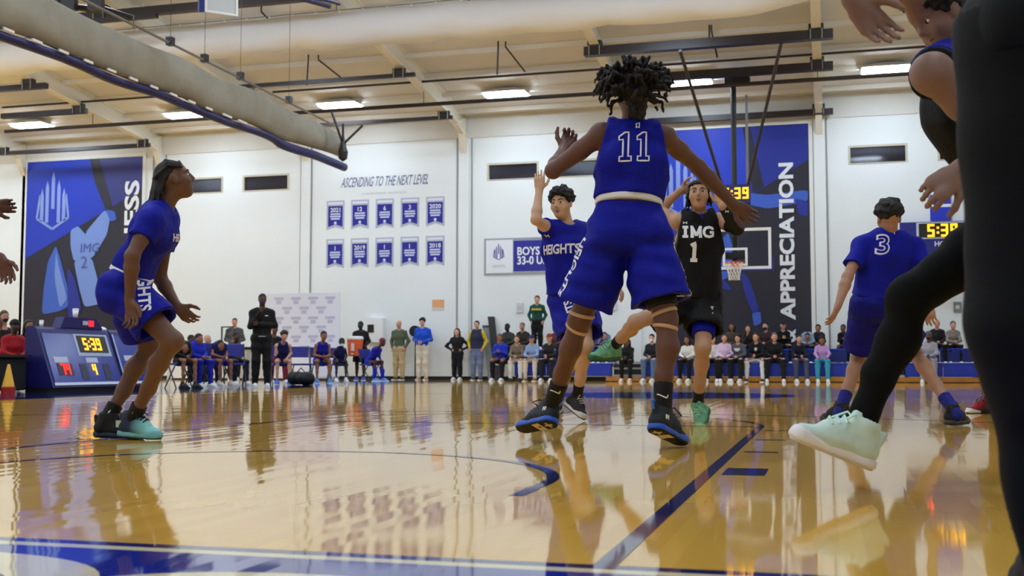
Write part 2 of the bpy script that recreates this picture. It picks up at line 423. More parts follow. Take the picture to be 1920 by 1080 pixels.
# lamps: high-bay fixtures in rows under the roof ---------------------
M_LAMP = mat('lamp_diffuser', (255, 255, 255), emit=(214, 233, 255), estr=LAMP_STRENGTH)
M_HOUS = mat('lamp_housing', (225, 225, 222), rough=0.5)
k = 0
LROWS = [28.4, 22.6, 16.8, 11.0, 5.0, -1.0]
LXS = [-31.9, -27.1, -22.15, -16.6, -11.5, -6.4, -1.25, 3.85]
ORD = ['first', 'second', 'third', 'fourth', 'fifth', 'sixth', 'seventh', 'eighth']
for ri, y in enumerate(LROWS):
    for li, x in enumerate(LXS):
        z = min(rafter_z(y) + 0.30, 8.12 + ri * .3)
        if ri == 0:
            lab = {2: 'white strip lamp glowing above the left wall poster', 3: 'white strip lamp behind the folded divider curtain',
                   4: 'white strip lamp above the folded curtain\'s far end', 5: 'white strip lamp between folded curtain and tall player',
                   6: 'white strip lamp behind the black braces of the hoop', 7: 'white strip lamp right of the hoop mast, beside the raised arm'}.get(li, 'white strip lamp of the far row beyond the left poster, %s of the two' % ('outer' if li == 0 else 'inner'))
            grp = 'strip lamps of the far row'
        else:
            lab = 'white strip lamp under the roof, %s along the %s row back from the far wall' % (ORD[li], ORD[ri]); grp = 'strip lamps overhead'
        e = empty('ceiling_lamp', (x, y, z), lab, 'lamp', grp)
        h = MB().add([(x - .62, y - .40, z), (x + .62, y - .40, z), (x + .62, y + .40, z), (x - .62, y + .40, z),
                      (x - .3, y - .15, z + .16), (x + .3, y - .15, z + .16), (x + .3, y + .15, z + .16), (x - .3, y + .15, z + .16)],
                     [(0, 3, 2, 1), (4, 5, 6, 7), (0, 1, 5, 4), (1, 2, 6, 5), (2, 3, 7, 6), (3, 0, 4, 7)]).build('housing', M_HOUS, e)
        pr_ = [(.6 * math.copysign(abs(math.cos(a)) ** .35, math.cos(a)), .38 * math.copysign(abs(math.sin(a)) ** .35, math.sin(a))) for a in [2 * math.pi * (q + .5) / 20 for q in range(20)]]
        MB().prism([(x + a, y + b, z - .05) for a, b in pr_], (0, 0, .049)).build('diffuser', M_LAMP, e)
        MB().tube([(x - .4, y, z + .16), (x - .1, y, roof_z(y) - .02)], .008, 5).tube([(x + .4, y, z + .16), (x + .1, y, roof_z(y) - .02)], .008, 5).build('hanger', M_HOUS, e)
# ------------------------------------------------------------------ smooth bodies grown from a skeleton
def nrm(v):
    v = np.asarray(v, float); return v / (np.linalg.norm(v) + 1e-9)
class SDF:
    """union of rounded shapes sampled on a grid; surface extracted with surface nets"""
    def __init__(s, res): s.res = res; s.ops = []
    def cone(s, a, b, ra, rb, k=0.02, wide=None, ws=1.0, cuts=(), sub=False):
        s.ops.append(('c', np.asarray(a, float), np.asarray(b, float), ra, rb, k, None if wide is None else nrm(wide), ws, cuts, sub)); return s
    def ball(s, c, r, k=0.02, cuts=(), sub=False): return s.cone(c, np.asarray(c, float) + 1e-4, r, r, k, cuts=cuts, sub=sub)
    def ell(s, c, axes, rad, k=0.02, cuts=(), sub=False):
        s.ops.append(('e', np.asarray(c, float), np.array([nrm(a) for a in axes]), np.asarray(rad, float), None, k, None, 1.0, cuts, sub)); return s
    def cut(s, p, n): s.ops.append(('p', np.asarray(p, float), nrm(n))); return s
    def wave(s, amp, freq, seed=0): s.ops.append(('w', amp, freq, seed)); return s
    def mesh(s):
        res = s.res; lo = np.full(3, 1e9); hi = -lo
        for o in s.ops:
            if o[0] == 'c' and not o[9]:
                r = max(o[3], o[4]) * max(1.0, o[7]) + 3 * res
                lo = np.minimum(lo, np.minimum(o[1], o[2]) - r); hi = np.maximum(hi, np.maximum(o[1], o[2]) + r)
            elif o[0] == 'e' and not o[9]:
                r = o[3].max() + 3 * res; lo = np.minimum(lo, o[1] - r); hi = np.maximum(hi, o[1] + r)
        n = np.ceil((hi - lo) / res).astype(int) + 2
        F = np.full(n, 0.5, np.float32)
        ax = [(lo[i] + res * np.arange(n[i])).astype(np.float32) for i in range(3)]
        for o in s.ops:
            if o[0] == 'p':
                d = (ax[0] - o[1][0])[:, None, None] * o[2][0] + (ax[1] - o[1][1])[None, :, None] * o[2][1] + (ax[2] - o[1][2])[None, None, :] * o[2][2]
                np.maximum(F, d, out=F); continue
            if o[0] == 'w':
                rs = np.random.RandomState(o[3])
                for q in range(4):
                    w = rs.normal(size=3) * o[2]; ph = rs.rand() * 6.28
                    F += (o[1] / 2) * np.sin((ax[0] * w[0])[:, None, None] + (ax[1] * w[1])[None, :, None] + (ax[2] * w[2])[None, None, :] + ph).astype(np.float32)
                continue
            k = o[5]; pad = k + 2.5 * res
            if o[0] == 'c': r = max(o[3], o[4]) * max(1.0, o[7]) + pad; l = np.minimum(o[1], o[2]) - r; h = np.maximum(o[1], o[2]) + r
            else: r = o[3].max() + pad; l = o[1] - r; h = o[1] + r
            i0 = np.maximum(np.floor((l - lo) / res).astype(int), 0); i1 = np.minimum(np.ceil((h - lo) / res).astype(int) + 1, n)
            if (i1 <= i0).any(): continue
            X, Y, Z = np.meshgrid(*[ax[i][i0[i]:i1[i]] for i in range(3)], indexing='ij', sparse=True)
            if o[0] == 'c':
                a, b = o[1].astype(np.float32), o[2].astype(np.float32); ab = b - a; L2 = float(ab @ ab)
                px, py, pz = X - a[0], Y - a[1], Z - a[2]
                t = np.clip((px * ab[0] + py * ab[1] + pz * ab[2]) / L2, 0, 1)
                vx, vy, vz = px - t * ab[0], py - t * ab[1], pz - t * ab[2]
                if o[6] is not None:
                    w = o[6].astype(np.float32); q = (vx * w[0] + vy * w[1] + vz * w[2]) * (1 - 1 / o[7])
                    vx, vy, vz = vx - q * w[0], vy - q * w[1], vz - q * w[2]
                d = np.sqrt(vx * vx + vy * vy + vz * vz) - (o[3] + (o[4] - o[3]) * t)
            else:
                c = o[1].astype(np.float32); A = o[2].astype(np.float32); R = o[3].astype(np.float32)
                px, py, pz = X - c[0], Y - c[1], Z - c[2]
                u = [(px * A[i][0] + py * A[i][1] + pz * A[i][2]) / R[i] for i in range(3)]
                q = np.sqrt(u[0] ** 2 + u[1] ** 2 + u[2] ** 2)
                g = np.sqrt((u[0] / R[0]) ** 2 + (u[1] / R[1]) ** 2 + (u[2] / R[2]) ** 2) + 1e-6
                d = q * (q - 1) / g
                d = np.where(q < 0.3, -R.min() * 0.7, d)
            for p, nn in o[8]:
                p = np.asarray(p, np.float32); nn = nrm(nn).astype(np.float32)
                d = np.maximum(d, (X - p[0]) * nn[0] + (Y - p[1]) * nn[1] + (Z - p[2]) * nn[2])
            sl = tuple(slice(i0[i], i1[i]) for i in range(3)); G = F[sl]
            if o[9]:
                hh = np.clip(0.5 - 0.5 * (G + d) / k, 0, 1); F[sl] = G * (1 - hh) - d * hh + k * hh * (1 - hh)
            else:
                hh = np.clip(0.5 + 0.5 * (G - d) / k, 0, 1); F[sl] = G * (1 - hh) + d * hh - k * hh * (1 - hh)
        F[0] = F[-1] = 0.1; F[:, 0] = F[:, -1] = 0.1; F[:, :, 0] = F[:, :, -1] = 0.1
        return nets(F, lo, res)

def nets(F, lo, res):
    S = F < 0; n = F.shape
    cnt = np.zeros([d - 1 for d in n], np.int8)
    for dx in (0, 1):
        for dy in (0, 1):
            for dz in (0, 1):
                cnt += S[dx:n[0] - 1 + dx, dy:n[1] - 1 + dy, dz:n[2] - 1 + dz]
    act = np.argwhere((cnt > 0) & (cnt < 8))
    if len(act) == 0: return np.zeros((0, 3)), np.zeros((0, 4), int)
    idx = np.full(cnt.shape, -1, np.int32); idx[tuple(act.T)] = np.arange(len(act))
    acc = np.zeros((len(act), 3)); num = np.zeros(len(act))
    offs = [(0, 0, 0), (1, 0, 0), (0, 1, 0), (1, 1, 0), (0, 0, 1), (1, 0, 1), (0, 1, 1), (1, 1, 1)]
    val = [F[act[:, 0] + o[0], act[:, 1] + o[1], act[:, 2] + o[2]] for o in offs]
    for i in range(8):
        for bit in (1, 2, 4):
            j = i | bit
            if j == i: continue
            a, b = val[i], val[j]; m = (a < 0) != (b < 0)
            t = np.where(m, a / np.where(m, a - b, 1), 0)
            p = np.array(offs[i], float)[None] + t[:, None] * (np.array(offs[j]) - np.array(offs[i]))[None]
            acc += np.where(m[:, None], p, 0); num += m
    V = lo + res * (act + acc / num[:, None])
    Q = []
    for a in range(3):
        b, c = (a + 1) % 3, (a + 2) % 3
        sl0 = [slice(None)] * 3; sl1 = [slice(None)] * 3; sl0[a] = slice(0, -1); sl1[a] = slice(1, None)
        s0, s1 = S[tuple(sl0)], S[tuple(sl1)]
        for flip, E in ((False, np.argwhere(s0 & ~s1)), (True, np.argwhere(~s0 & s1))):
            E = E[(E[:, b] > 0) & (E[:, c] > 0) & (E[:, b] < n[b] - 1) & (E[:, c] < n[c] - 1)]
            if len(E) == 0: continue
            def cell(db, dc):
                e = E.copy(); e[:, b] -= db; e[:, c] -= dc; return idx[tuple(e.T)]
            q = np.stack([cell(1, 1), cell(0, 1), cell(0, 0), cell(1, 0)], 1)
            Q.append(q[:, ::-1] if flip else q)
    Q = np.concatenate(Q); Q = Q[(Q >= 0).all(1)]
    return V, Q

def lerp(a, b, t): return np.asarray(a, float) * (1 - t) + np.asarray(b, float) * t

def add_head(S, c, f, t, h=0.235, k=1.0):
    """skull, jaw, nose, brow, eye sockets, lips, ears; c centre, f face direction, t crown direction"""
    f = nrm(f); t = nrm(np.asarray(t, float) - f * (np.asarray(t, float) @ f)); u = np.cross(f, t); s = h / 0.235
    P = lambda x, y, z: np.asarray(c, float) + s * (u * x + f * y + t * z)
    A = (u, f, t)
    S.ell(P(0, -.012, .028), A, s * np.array([.074, .095, .088]), .02)
    S.ell(P(0, .026, -.040), A, s * np.array([.060, .062, .070]), .03)
    S.ell(P(0, .052, -.088), A, s * np.array([.030, .028, .026]), .03)
    for q in (-1, 1):
        S.ball(P(q * .042, .052, -.022), s * .026, .03)
        S.cone(P(q * .014, .078, .030), P(q * .044, .066, .032), s * .011, s * .010, .012)
        S.ell(P(q * .033, .094, .011), A, s * np.array([.017, .015, .011]), .014, sub=True)
        S.ell(P(q * .076, -.006, -.004), (u, f + t * .2, t), s * np.array([.010, .019, .031]), .008)
        S.cone(P(q * .010, .086, -.026), P(q * .012, .088, -.024), s * .010, s * .010, .008)
    S.cone(P(0, .082, .024), P(0, .103, -.016), s * .009, s * .0125, .010)
    S.cone(P(-.018, .076, -.050), P(.018, .076, -.050), s * .009, s * .009, .008)
    S.cone(P(-.015, .074, -.064), P(.015, .074, -.064), s * .0095, s * .0095, .008)
    return P, u, f, t, s

def add_hand(S, w, tip, thumb, bend=0.35, palm=1, s=1.0, spread=1.0, k=.006):
    """palm, four unequal bent fingers and a thumb; returns nothing"""
    w = np.asarray(w, float); d = nrm(np.asarray(tip, float) - w)
    l = np.asarray(thumb, float); l = nrm(l - d * (l @ d)); n = nrm(np.cross(d, l)) * palm
    P = lambda x, y, z: w + s * (d * x + l * y + n * z)
    S.cone(P(-.01, 0, 0), P(.03, 0, 0), .026 * s, .030 * s, .02, wide=n, ws=.75)
    S.cone(P(.035, .012, 0), P(.085, .020, 0), .030 * s, .024 * s, .012, wide=n, ws=.55)
    S.cone(P(.035, -.012, 0), P(.080, -.022, 0), .028 * s, .023 * s, .012, wide=n, ws=.55)
    for i, (y, L, r) in enumerate(((.034, .072, .0090), (.012, .080, .0092), (-.011, .075, .0088), (-.032, .058, .0080))):
        p = P(.088 - .004 * abs(i - 1.3), y, 0); a = bend * .6 + .06 * i; sp = (y * 2.2) * spread
        for q, fr in enumerate((.45, .31, .26)):
            dd = nrm(d * math.cos(a) + n * math.sin(a) + l * sp * .6)
            e = p + dd * L * fr * s; S.cone(p, e, (r - q * .0007) * s, (r - .0007 - q * .0007) * s, k); p = e; a += bend * (1.0 + .15 * q)
    p = P(.025, .026, .004)
    for q, (L, dv) in enumerate(((.042, d * .62 + l * .7 + n * .25), (.033, d * .85 + l * .42 + n * .3), (.026, d * .95 + l * .15 + n * .35))):
        e = p + nrm(dv) * L * s; S.cone(p, e, (.0135 - .0016 * q) * s, (.0118 - .0016 * q) * s, .008); p = e

def shoe(person, heel, toe, up, cols, L=None, res=0.006, high=0.0, laces=True):
    """sneaker: upper, collar, midsole, outsole and laces; heel / toe are points on the ground line of the sole"""
    heel = np.asarray(heel, float); toe = np.asarray(toe, float); x = nrm(toe - heel); z = np.asarray(up, float); z = nrm(z - x * (z @ x)); y = np.cross(z, x)
    L = np.linalg.norm(toe - heel) if L is None else L; s = L / 0.30
    P = lambda a, b, c: heel + s * (x * a + y * b + z * c)
    S = SDF(res)
    S.cone(P(.048, 0, .055), P(.16, 0, .056), .043 * s, .047 * s, .03)
    S.cone(P(.14, 0, .054), P(.252, 0, .032), .046 * s, .039 * s, .03, wide=z, ws=.85)
    S.cone(P(.060, 0, .06), P(.072, 0, .130 + high), .046 * s, .045 * s, .03)
    S.cone(P(.085, 0, .112), P(.185, 0, .075), .040 * s, .030 * s, .025); S.cone(P(.118, 0, .125 + high), P(.118, 0, .155 + high), .016 * s, .012 * s, .015, wide=y, ws=1.6)
    S.cone(P(.012, 0, .10), P(.006, 0, .125 + high), .014 * s, .010 * s, .02)
    S.cone(P(.072, 0, .130 + high), P(.075, 0, .2 + high), .033 * s, .036 * s, .01, sub=True)
    S.cut(P(0, 0, .020), -z)
    V, Q = S.mesh(); up_o = arr_obj('shoe', V, Q, cols[0], person)
    S = SDF(res)
    S.cone(P(.045, 0, .018), P(.14, 0, .018), .050 * s, .043 * s, .02); S.cone(P(.14, 0, .018), P(.255, 0, .020), .046 * s, .045 * s, .02)
    S.cut(P(0, 0, .036), z - x * .06); S.cut(P(0, 0, .008), -z)
    S.ball(P(.33, 0, -.045), .06 * s, .02, sub=True)
    V, Q = S.mesh(); arr_obj('midsole', V, Q, cols[1], up_o)
    S = SDF(res)
    S.cone(P(.047, 0, .010), P(.14, 0, .010), .047 * s, .040 * s, .02); S.cone(P(.14, 0, .010), P(.25, 0, .012), .043 * s, .042 * s, .02)
    S.cut(P(0, 0, .0125), z); S.cut(P(0, 0, 0.0005), -z)
    V, Q = S.mesh(); arr_obj('outsole', V, Q, cols[2], up_o)
    S = SDF(res); S.cone(P(.112, 0, .126), P(.195, 0, .090), .019 * s, .013 * s, .02, wide=y, ws=1.25); S.cone(P(.112, 0, .126), P(.108, 0, .158 + high), .015 * s, .011 * s, .02, wide=y, ws=1.7)
    V, Q = S.mesh(); arr_obj('tongue', V, Q, cols[4] if len(cols) > 4 else cols[0], up_o)
    if laces:
        m = MB()
        for i in range(4):
            a = .122 + .022 * i; hh = .141 - .0100 * i
            m.tube([P(a, -.030, hh - .016), P(a + .008, 0, hh + .003), P(a, .030, hh - .016)], .0045 * s, 5)
        m.tube([P(.122, .0, .138), P(.130, .03, .150), P(.160, .055, .128), P(.140, .032, .118)], .0038 * s, 5).tube([P(.122, .0, .138), P(.135, -.03, .150), P(.168, -.055, .114)], .0038 * s, 5)
        m.build('lace', cols[3] if len(cols) > 3 else cols[2], up_o); 
    return up_o

class Man:
    """a player: joints (world metres) -> one continuous body plus clothing children"""
    def __init__(s, label, J, fwd, skin_rgb, height=1.88, res=0.0068, slim=1.0, group=None, fup=None, tilt=0.0):
        s.J = {k: np.asarray(v, float) for k, v in J.items()}; s.fwd = nrm(fwd); s.k = height / 1.88 * slim; s.res = res
        s.skin = skin(skin_rgb); s.label = label; s.group = group
        J = s.J; s.lat = nrm(J['sb'] - J['sa'])
        s.up = nrm(J['neck'] - J['pelvis']); s.hup = nrm(s.up + s.fwd * tilt); s.fup = fup
        if fup is not None:
            for i in 'ab':
                h, t = J['h_' + i], J['t_' + i]; x = nrm(t - h); z = np.asarray(fup.get(i, UP), float); z = nrm(z - x * (z @ x)); L_ = np.linalg.norm(t - h) / .30
                J['a' + i] = h + x * .080 * L_ + z * .108
    def torso(s, S, inf=0.0, k=.04, arms=True):
        J, q, e, f = s.J, s.k, s.lat, s.fwd
        eh = nrm(J['hb'] - J['ha'])
        S.cone(lerp(J['ha'], J['pelvis'], .15), lerp(J['hb'], J['pelvis'], .15), .098 * q + inf, .098 * q + inf, k)
        for h in ('ha', 'hb'): S.ball(J[h] - f * .045 * q, .088 * q + inf, k)
        S.cone(J['pelvis'], J['waist'], .100 * q + inf, .092 * q + inf, k, wide=e, ws=1.35)
        S.cone(J['waist'], J['chest'], .092 * q + inf, .112 * q + inf, k, wide=e, ws=1.40)
        S.cone(J['chest'], lerp(J['chest'], J['neck'], .62), .112 * q + inf, .082 * q + inf, k, wide=e, ws=1.5)
        for a in ('sa', 'sb'):
            S.cone(lerp(J['neck'], J['chest'], .12), J[a], .052 * q + inf, .056 * q + inf * .8, k)
    def leg(s, S, i, inf=0.0, k=.03):
        J, q = s.J, s.k; h, kn, an = J['h' + i], J['k' + i], J['a' + i]
        sh = nrm(an - kn); th = nrm(kn - h)
        bk = nrm(th + sh * -1.0) if np.linalg.norm(th - sh) > .25 else -s.fwd
        bk = bk * -1 if bk @ s.fwd > 0 else bk
        bk = nrm(bk - sh * (bk @ sh))
        S.cone(h, kn, .088 * q + inf, .056 * q + inf, k)
        S.ball(lerp(h, kn, .35), .086 * q + inf, k)
        S.ball(kn, .055 * q + inf, k)
        cp = lerp(kn, an, .30) + bk * .016 * q
        S.cone(kn, cp, .050 * q + inf, .054 * q + inf, k); S.cone(cp, lerp(kn, an, .6), .054 * q + inf, .042 * q + inf, k)
        S.cone(lerp(kn, an, .6), an, .042 * q + inf, .032 * q + inf, k)
    def foot(s, S, i):
        J = s.J
        if 'h_' + i in J: S.cone(J['a' + i], lerp(J['h_' + i], J['t_' + i], .45) + nrm(J['a' + i] - J['h_' + i]) * .03, .031, .022, .02); S.ball(lerp(J['a' + i], J['h_' + i], .45), .026, .02)
    def arm(s, S, i, inf=0.0, k=.02, to=1.0):
        J, q = s.J, s.k; a, b, c = J['s' + i], J['e' + i], J['w' + i]
        S.ball(a, .056 * q + inf, .03)
        S.cone(a, lerp(a, b, .45), .052 * q + inf, .046 * q + inf, k); S.cone(lerp(a, b, .45), b, .046 * q + inf, .037 * q + inf, k)
        if to > .5:
            S.ball(b, .037 * q + inf, k)
            S.cone(b, lerp(b, c, .28), .038 * q + inf, .041 * q + inf, k); S.cone(lerp(b, c, .28), c, .041 * q + inf, .026 * q + inf, k)
    def body(s, hands=None, head_h=None):
        S = SDF(s.res); J, q = s.J, s.k
        s.torso(S)
        for i in 'ab': s.leg(S, i); s.foot(S, i); s.arm(S, i)
        if hands:
            for i, hd in hands.items(): add_hand(S, J['w' + i], hd[0], hd[1], hd[2], hd[3], s=hd[4] if len(hd) > 4 else q, spread=hd[5] if len(hd) > 5 else 1.0)
        hc = J['head']; f, t = s.face; hh = head_h or .235
        S.cone(J['neck'] - s.up * .02, hc - nrm(t) * .055 - nrm(f) * .018, .058 * q, .054 * q, .03)
        s.P, s.hu, s.hf, s.ht, s.hs = add_head(S, hc, f, t, hh)
        V, Q = S.mesh()
        o = arr_obj('person', V, Q, s.skin); tag(o, s.label, 'person', s.group)
        s.o = o; return o
    def eyes(s, brow=(20, 15, 13), lips=(120, 70, 62)):
        P = s.P; wht = plain((225, 220, 214), .3); drk = plain((24, 16, 12), .2)
        for q in (-1, 1):
            m = SDF(.0035); m.ell(P(q * .033, .0755, .010), (s.hu, s.hf, s.ht), s.hs * np.array([.0135, .0085, .0078]), .002); V, Q = m.mesh(); e = arr_obj('eye', V, Q, wht, s.o)
            m = SDF(.0025); m.ball(P(q * .033, .0798, .010), .0074 * s.hs, .002); V, Q = m.mesh(); arr_obj('iris', V, Q, drk, e)
            m = MB().tube([P(q * .013, .089, .030), P(q * .030, .0845, .037), P(q * .050, .072, .032)], [.0035, .0042, .002], 6); m.build('eyebrow', plain(brow, .8), s.o, True)
        m = MB().tube([P(-.025, .0800, -.055), P(-.011, .0865, -.050), P(0, .0875, -.052), P(.011, .0865, -.050), P(.025, .0800, -.055)], [.003, .0055, .0058, .0055, .003], 6)
        m.tube([P(-.021, .0805, -.060), P(0, .0868, -.065), P(.021, .0805, -.060)], [.003, .0068, .003], 6)
        m.build('lips', plain(lips, .45), s.o, True)
    def shirt(s, material, sleeve=None, hem=0.30, inf=.024, name='jersey', wav=.004, neck_r=.072, res=.0085, loose=0.0):
        S = SDF(res); J, q, e = s.J, s.k, s.lat
        s.torso(S, inf, .05)
        if loose: S.cone(lerp(J['pelvis'], J['waist'], .3), J['chest'], .10 * q + inf + loose, .10 * q + inf, .05, wide=e, ws=1.4)
        if sleeve:
            for i in 'ab':
                fr = sleeve[0] if isinstance(sleeve, tuple) else sleeve
                a, b = J['s' + i], J['e' + i]; d = nrm(b - a); cp = a + (b - a) * fr
                if fr >= 1: S.cone(a, b, .060 * q, .054 * q, .03); S.cone(b, J['w' + i], .054 * q, .040 * q, .03)
                else: S.cone(a, lerp(a, b, fr + .12), .068 * q, .070 * q, .03, cuts=[(cp, d)])
        if wav: S.wave(wav, 22, 3)
        S.cut(lerp(J['pelvis'], J['waist'], hem), -s.hup)
        nk = J['neck']; fn = s.fwd
        S.cone(nk - s.up * .005 + fn * .02, nk + s.up * .25, neck_r * q, (neck_r + .06) * q, .02, sub=True)
        if not sleeve:
            for i, sg in (('a', -1), ('b', 1)):
                d = nrm(e * sg + s.up * .22); S.cut(J['s' + i] - e * sg * .012, d)
        V, Q = S.mesh(); o = arr_obj(name, V, Q, material, s.o)
        o_b = BVHTree.FromPolygons([tuple(v) for v in V], [tuple(int(i) for i in f) for f in Q]); s.bvh_top = o_b; s.top = o
        return o
    def shorts(s, material, fr=.88, top=.55, inf=.03, flare=.03, name='shorts', wav=.005, res=.0085, mids=None):
        S = SDF(res); J, q, e = s.J, s.k, s.lat
        S.cone(lerp(J['ha'], J['pelvis'], .1), lerp(J['hb'], J['pelvis'], .1), .100 * q + inf, .100 * q + inf, .05)
        for h in ('ha', 'hb'): S.ball(J[h] - s.fwd * .045 * q, .090 * q + inf, .05)
        S.cone(J['pelvis'], J['waist'], .102 * q + inf, .094 * q + inf * .7, .04, wide=e, ws=1.35)
        for n_, i in enumerate('ab'):
            f_ = fr[n_] if isinstance(fr, tuple) else fr
            h, kn = J['h' + i], J['k' + i]; d = nrm(kn - h); cp = lerp(h, kn, f_)
            S.cone(h, lerp(h, kn, f_ + .15), .092 * q + inf, .080 * q + inf + flare, .014, cuts=[(cp, d)])
        if wav: S.wave(wav, 26, 5)
        for n_, i in enumerate('ab'):
            f_ = fr[n_] if isinstance(fr, tuple) else fr
            h, kn = J['h' + i], J['k' + i]
            S.cone(lerp(h, kn, f_ - .10), lerp(h, kn, f_ + .3), .062 * q + inf + flare * .3, .072 * q + inf + flare, .004, sub=True)
        S.cut(lerp(J['pelvis'], J['waist'], top), s.up)
        V, Q = S.mesh(); o = arr_obj(name, V, Q, material, s.o)
        s.bvh_bot = BVHTree.FromPolygons([tuple(v) for v in V], [tuple(int(i) for i in f) for f in Q]); s.bot = o
        return o
    def band(s, material, t0=.45, t1=.62, inf=.028, name='waistband', res=.0075):
        S = SDF(res); J, q, e = s.J, s.k, s.lat
        S.cone(J['pelvis'], J['waist'], .102 * q + inf, .094 * q + inf, .04, wide=e, ws=1.35)
        S.cut(lerp(J['pelvis'], J['waist'], t0), -s.hup); S.cut(lerp(J['pelvis'], J['waist'], t1), s.hup)
        V, Q = S.mesh(); return arr_obj(name, V, Q, material, s.o)
    def trousers(s, material, inf=.02, name='trousers', to=.97, wav=.005, top=.6, res=.009, straight=False):
        S = SDF(res); J, q, e = s.J, s.k, s.lat
        S.cone(lerp(J['ha'], J['pelvis'], .1), lerp(J['hb'], J['pelvis'], .1), .100 * q + inf, .100 * q + inf, .05)
        for h in ('ha', 'hb'): S.ball(J[h] - s.fwd * .045 * q, .090 * q + inf, .05)
        S.cone(J['pelvis'], J['waist'], .102 * q + inf, .094 * q + inf * .7, .04, wide=e, ws=1.35)
        for i in 'ab':
            s.leg(S, i, inf, .03)
            if straight:
                h, kn, an = J['h' + i], J['k' + i], J['a' + i]
                S.cone(h, kn, .098 * q + inf, .074 * q + inf, .03); S.cone(kn, an, .074 * q + inf, .052 * q + inf, .03)
        if wav: S.wave(wav, 20, 9)
        S.cut(lerp(J['pelvis'], J['waist'], top), s.up)
        V, Q = S.mesh(); s.bot = arr_obj(name, V, Q, material, s.o); return s.bot
    def ring(s, a, b, t, r, half, material, name, parent=None, tilt=None, rr=None):
        """a band round a limb at fraction t of a-b"""
        c = lerp(a, b, t); d = nrm(np.asarray(b, float) - a)
        if tilt is not None: d = nrm(d + np.asarray(tilt))
        u = nrm(np.cross(d, s.fwd + .01)); w = np.cross(d, u)
        m = MB(); n = 24; V = []
        for dz in (-half, -half * .5, half * .5, half):
            ex = .0 if abs(dz) == half else .004
            for k in range(n):
                an = 2 * math.pi * k / n; V.append(c + d * dz + (u * math.cos(an) + w * math.sin(an)) * (r + ex))
        m.add(V, [(i * n + k, i * n + (k + 1) % n, (i + 1) * n + (k + 1) % n, (i + 1) * n + k) for i in range(3) for k in range(n)])
        return m.build(name, material, parent or s.o, True)
    def sock(s, i, material, h=.15, name='sock', r=.039):
        J = s.J; S = SDF(.006); an, kn = J['a' + i], J['k' + i]; d = nrm(kn - an)
        S.cone(an - d * .06, an + d * h, r * s.k, (r + .006) * s.k, .02); S.cone(an, lerp(J['h_' + i], J['t_' + i], .45) + nrm(an - J['h_' + i]) * .03, .039, .028, .02); S.ball(lerp(an, J['h_' + i], .45), .034, .02); S.cut(an + d * h * .97, d)
        V, Q = S.mesh(); return arr_obj(name, V, Q, material, s.o)
    def decal(s, bvh, V2, F2, O, R, U, N, material, name, parent, lift=.003):
        O, R, U, N = np.asarray(O, float), nrm(R), nrm(U), nrm(N)
        P = []; ok = []
        for x, y in V2:
            p = O + R * x + U * y + N * .35
            h = bvh.ray_cast(Vector(p), Vector(-N), .8)
            if h[0] is None: P.append((0, 0, 0)); ok.append(False)
            else: P.append(tuple(np.array(h[0]) + N * lift)); ok.append(True)
        Fs = [f for f in F2 if all(ok[i] for i in f)]
        use = sorted({i for f in Fs for i in f})
        if not use: return None
        mp = {i: n for n, i in enumerate(use)}
        o = mesh_obj(name, [P[i] for i in use], [tuple(mp[i] for i in f) for f in Fs], material, parent)
        return o
    def write(s, bvh, body, O, R, U, N, height, material, parent, name='lettering', bold=.02, lift=.003, stretch=1.0):
        V, Fs, w = text2d(body, bold, 2)
        W2 = np.stack([(V[:, 0] - w / 2) * height * stretch, (V[:, 1] - .5) * height], 1)
        return s.decal(bvh, W2, Fs, O, R, U, N, material, name, parent, lift)
    def stroke(s, bvh, lines, O, R, U, N, wd, material, parent, name='lettering', lift=.003):
        """poly-lines drawn as ribbons on a garment"""
        V = []; Fs = []
        for L in lines:
            pts = []
            for a, b in zip(L[:-1], L[1:]):
                n = max(1, int(math.hypot(b[0] - a[0], b[1] - a[1]) / .015))
                pts += [(a[0] + (b[0] - a[0]) * i / n, a[1] + (b[1] - a[1]) * i / n) for i in range(n)]
            pts.append(L[-1]); closed = L[0] == L[-1]; base = len(V); m = len(pts)
            for i in range(m):
                p0 = pts[i - 1] if i > 0 else (pts[-2] if closed else pts[0]); p1 = pts[i + 1] if i < m - 1 else (pts[1] if closed else pts[-1])
                dx, dy = p1[0] - p0[0], p1[1] - p0[1]; l = math.hypot(dx, dy) + 1e-9; nx, ny = -dy / l * wd / 2, dx / l * wd / 2
                V += [(pts[i][0] + nx, pts[i][1] + ny), (pts[i][0] - nx, pts[i][1] - ny)]
            Fs += [(base + 2 * i, base + 2 * i + 1, base + 2 * i + 3, base + 2 * i + 2) for i in range(m - 1)]
        return s.decal(bvh, V, Fs, O, R, U, N, material, name, parent, lift)
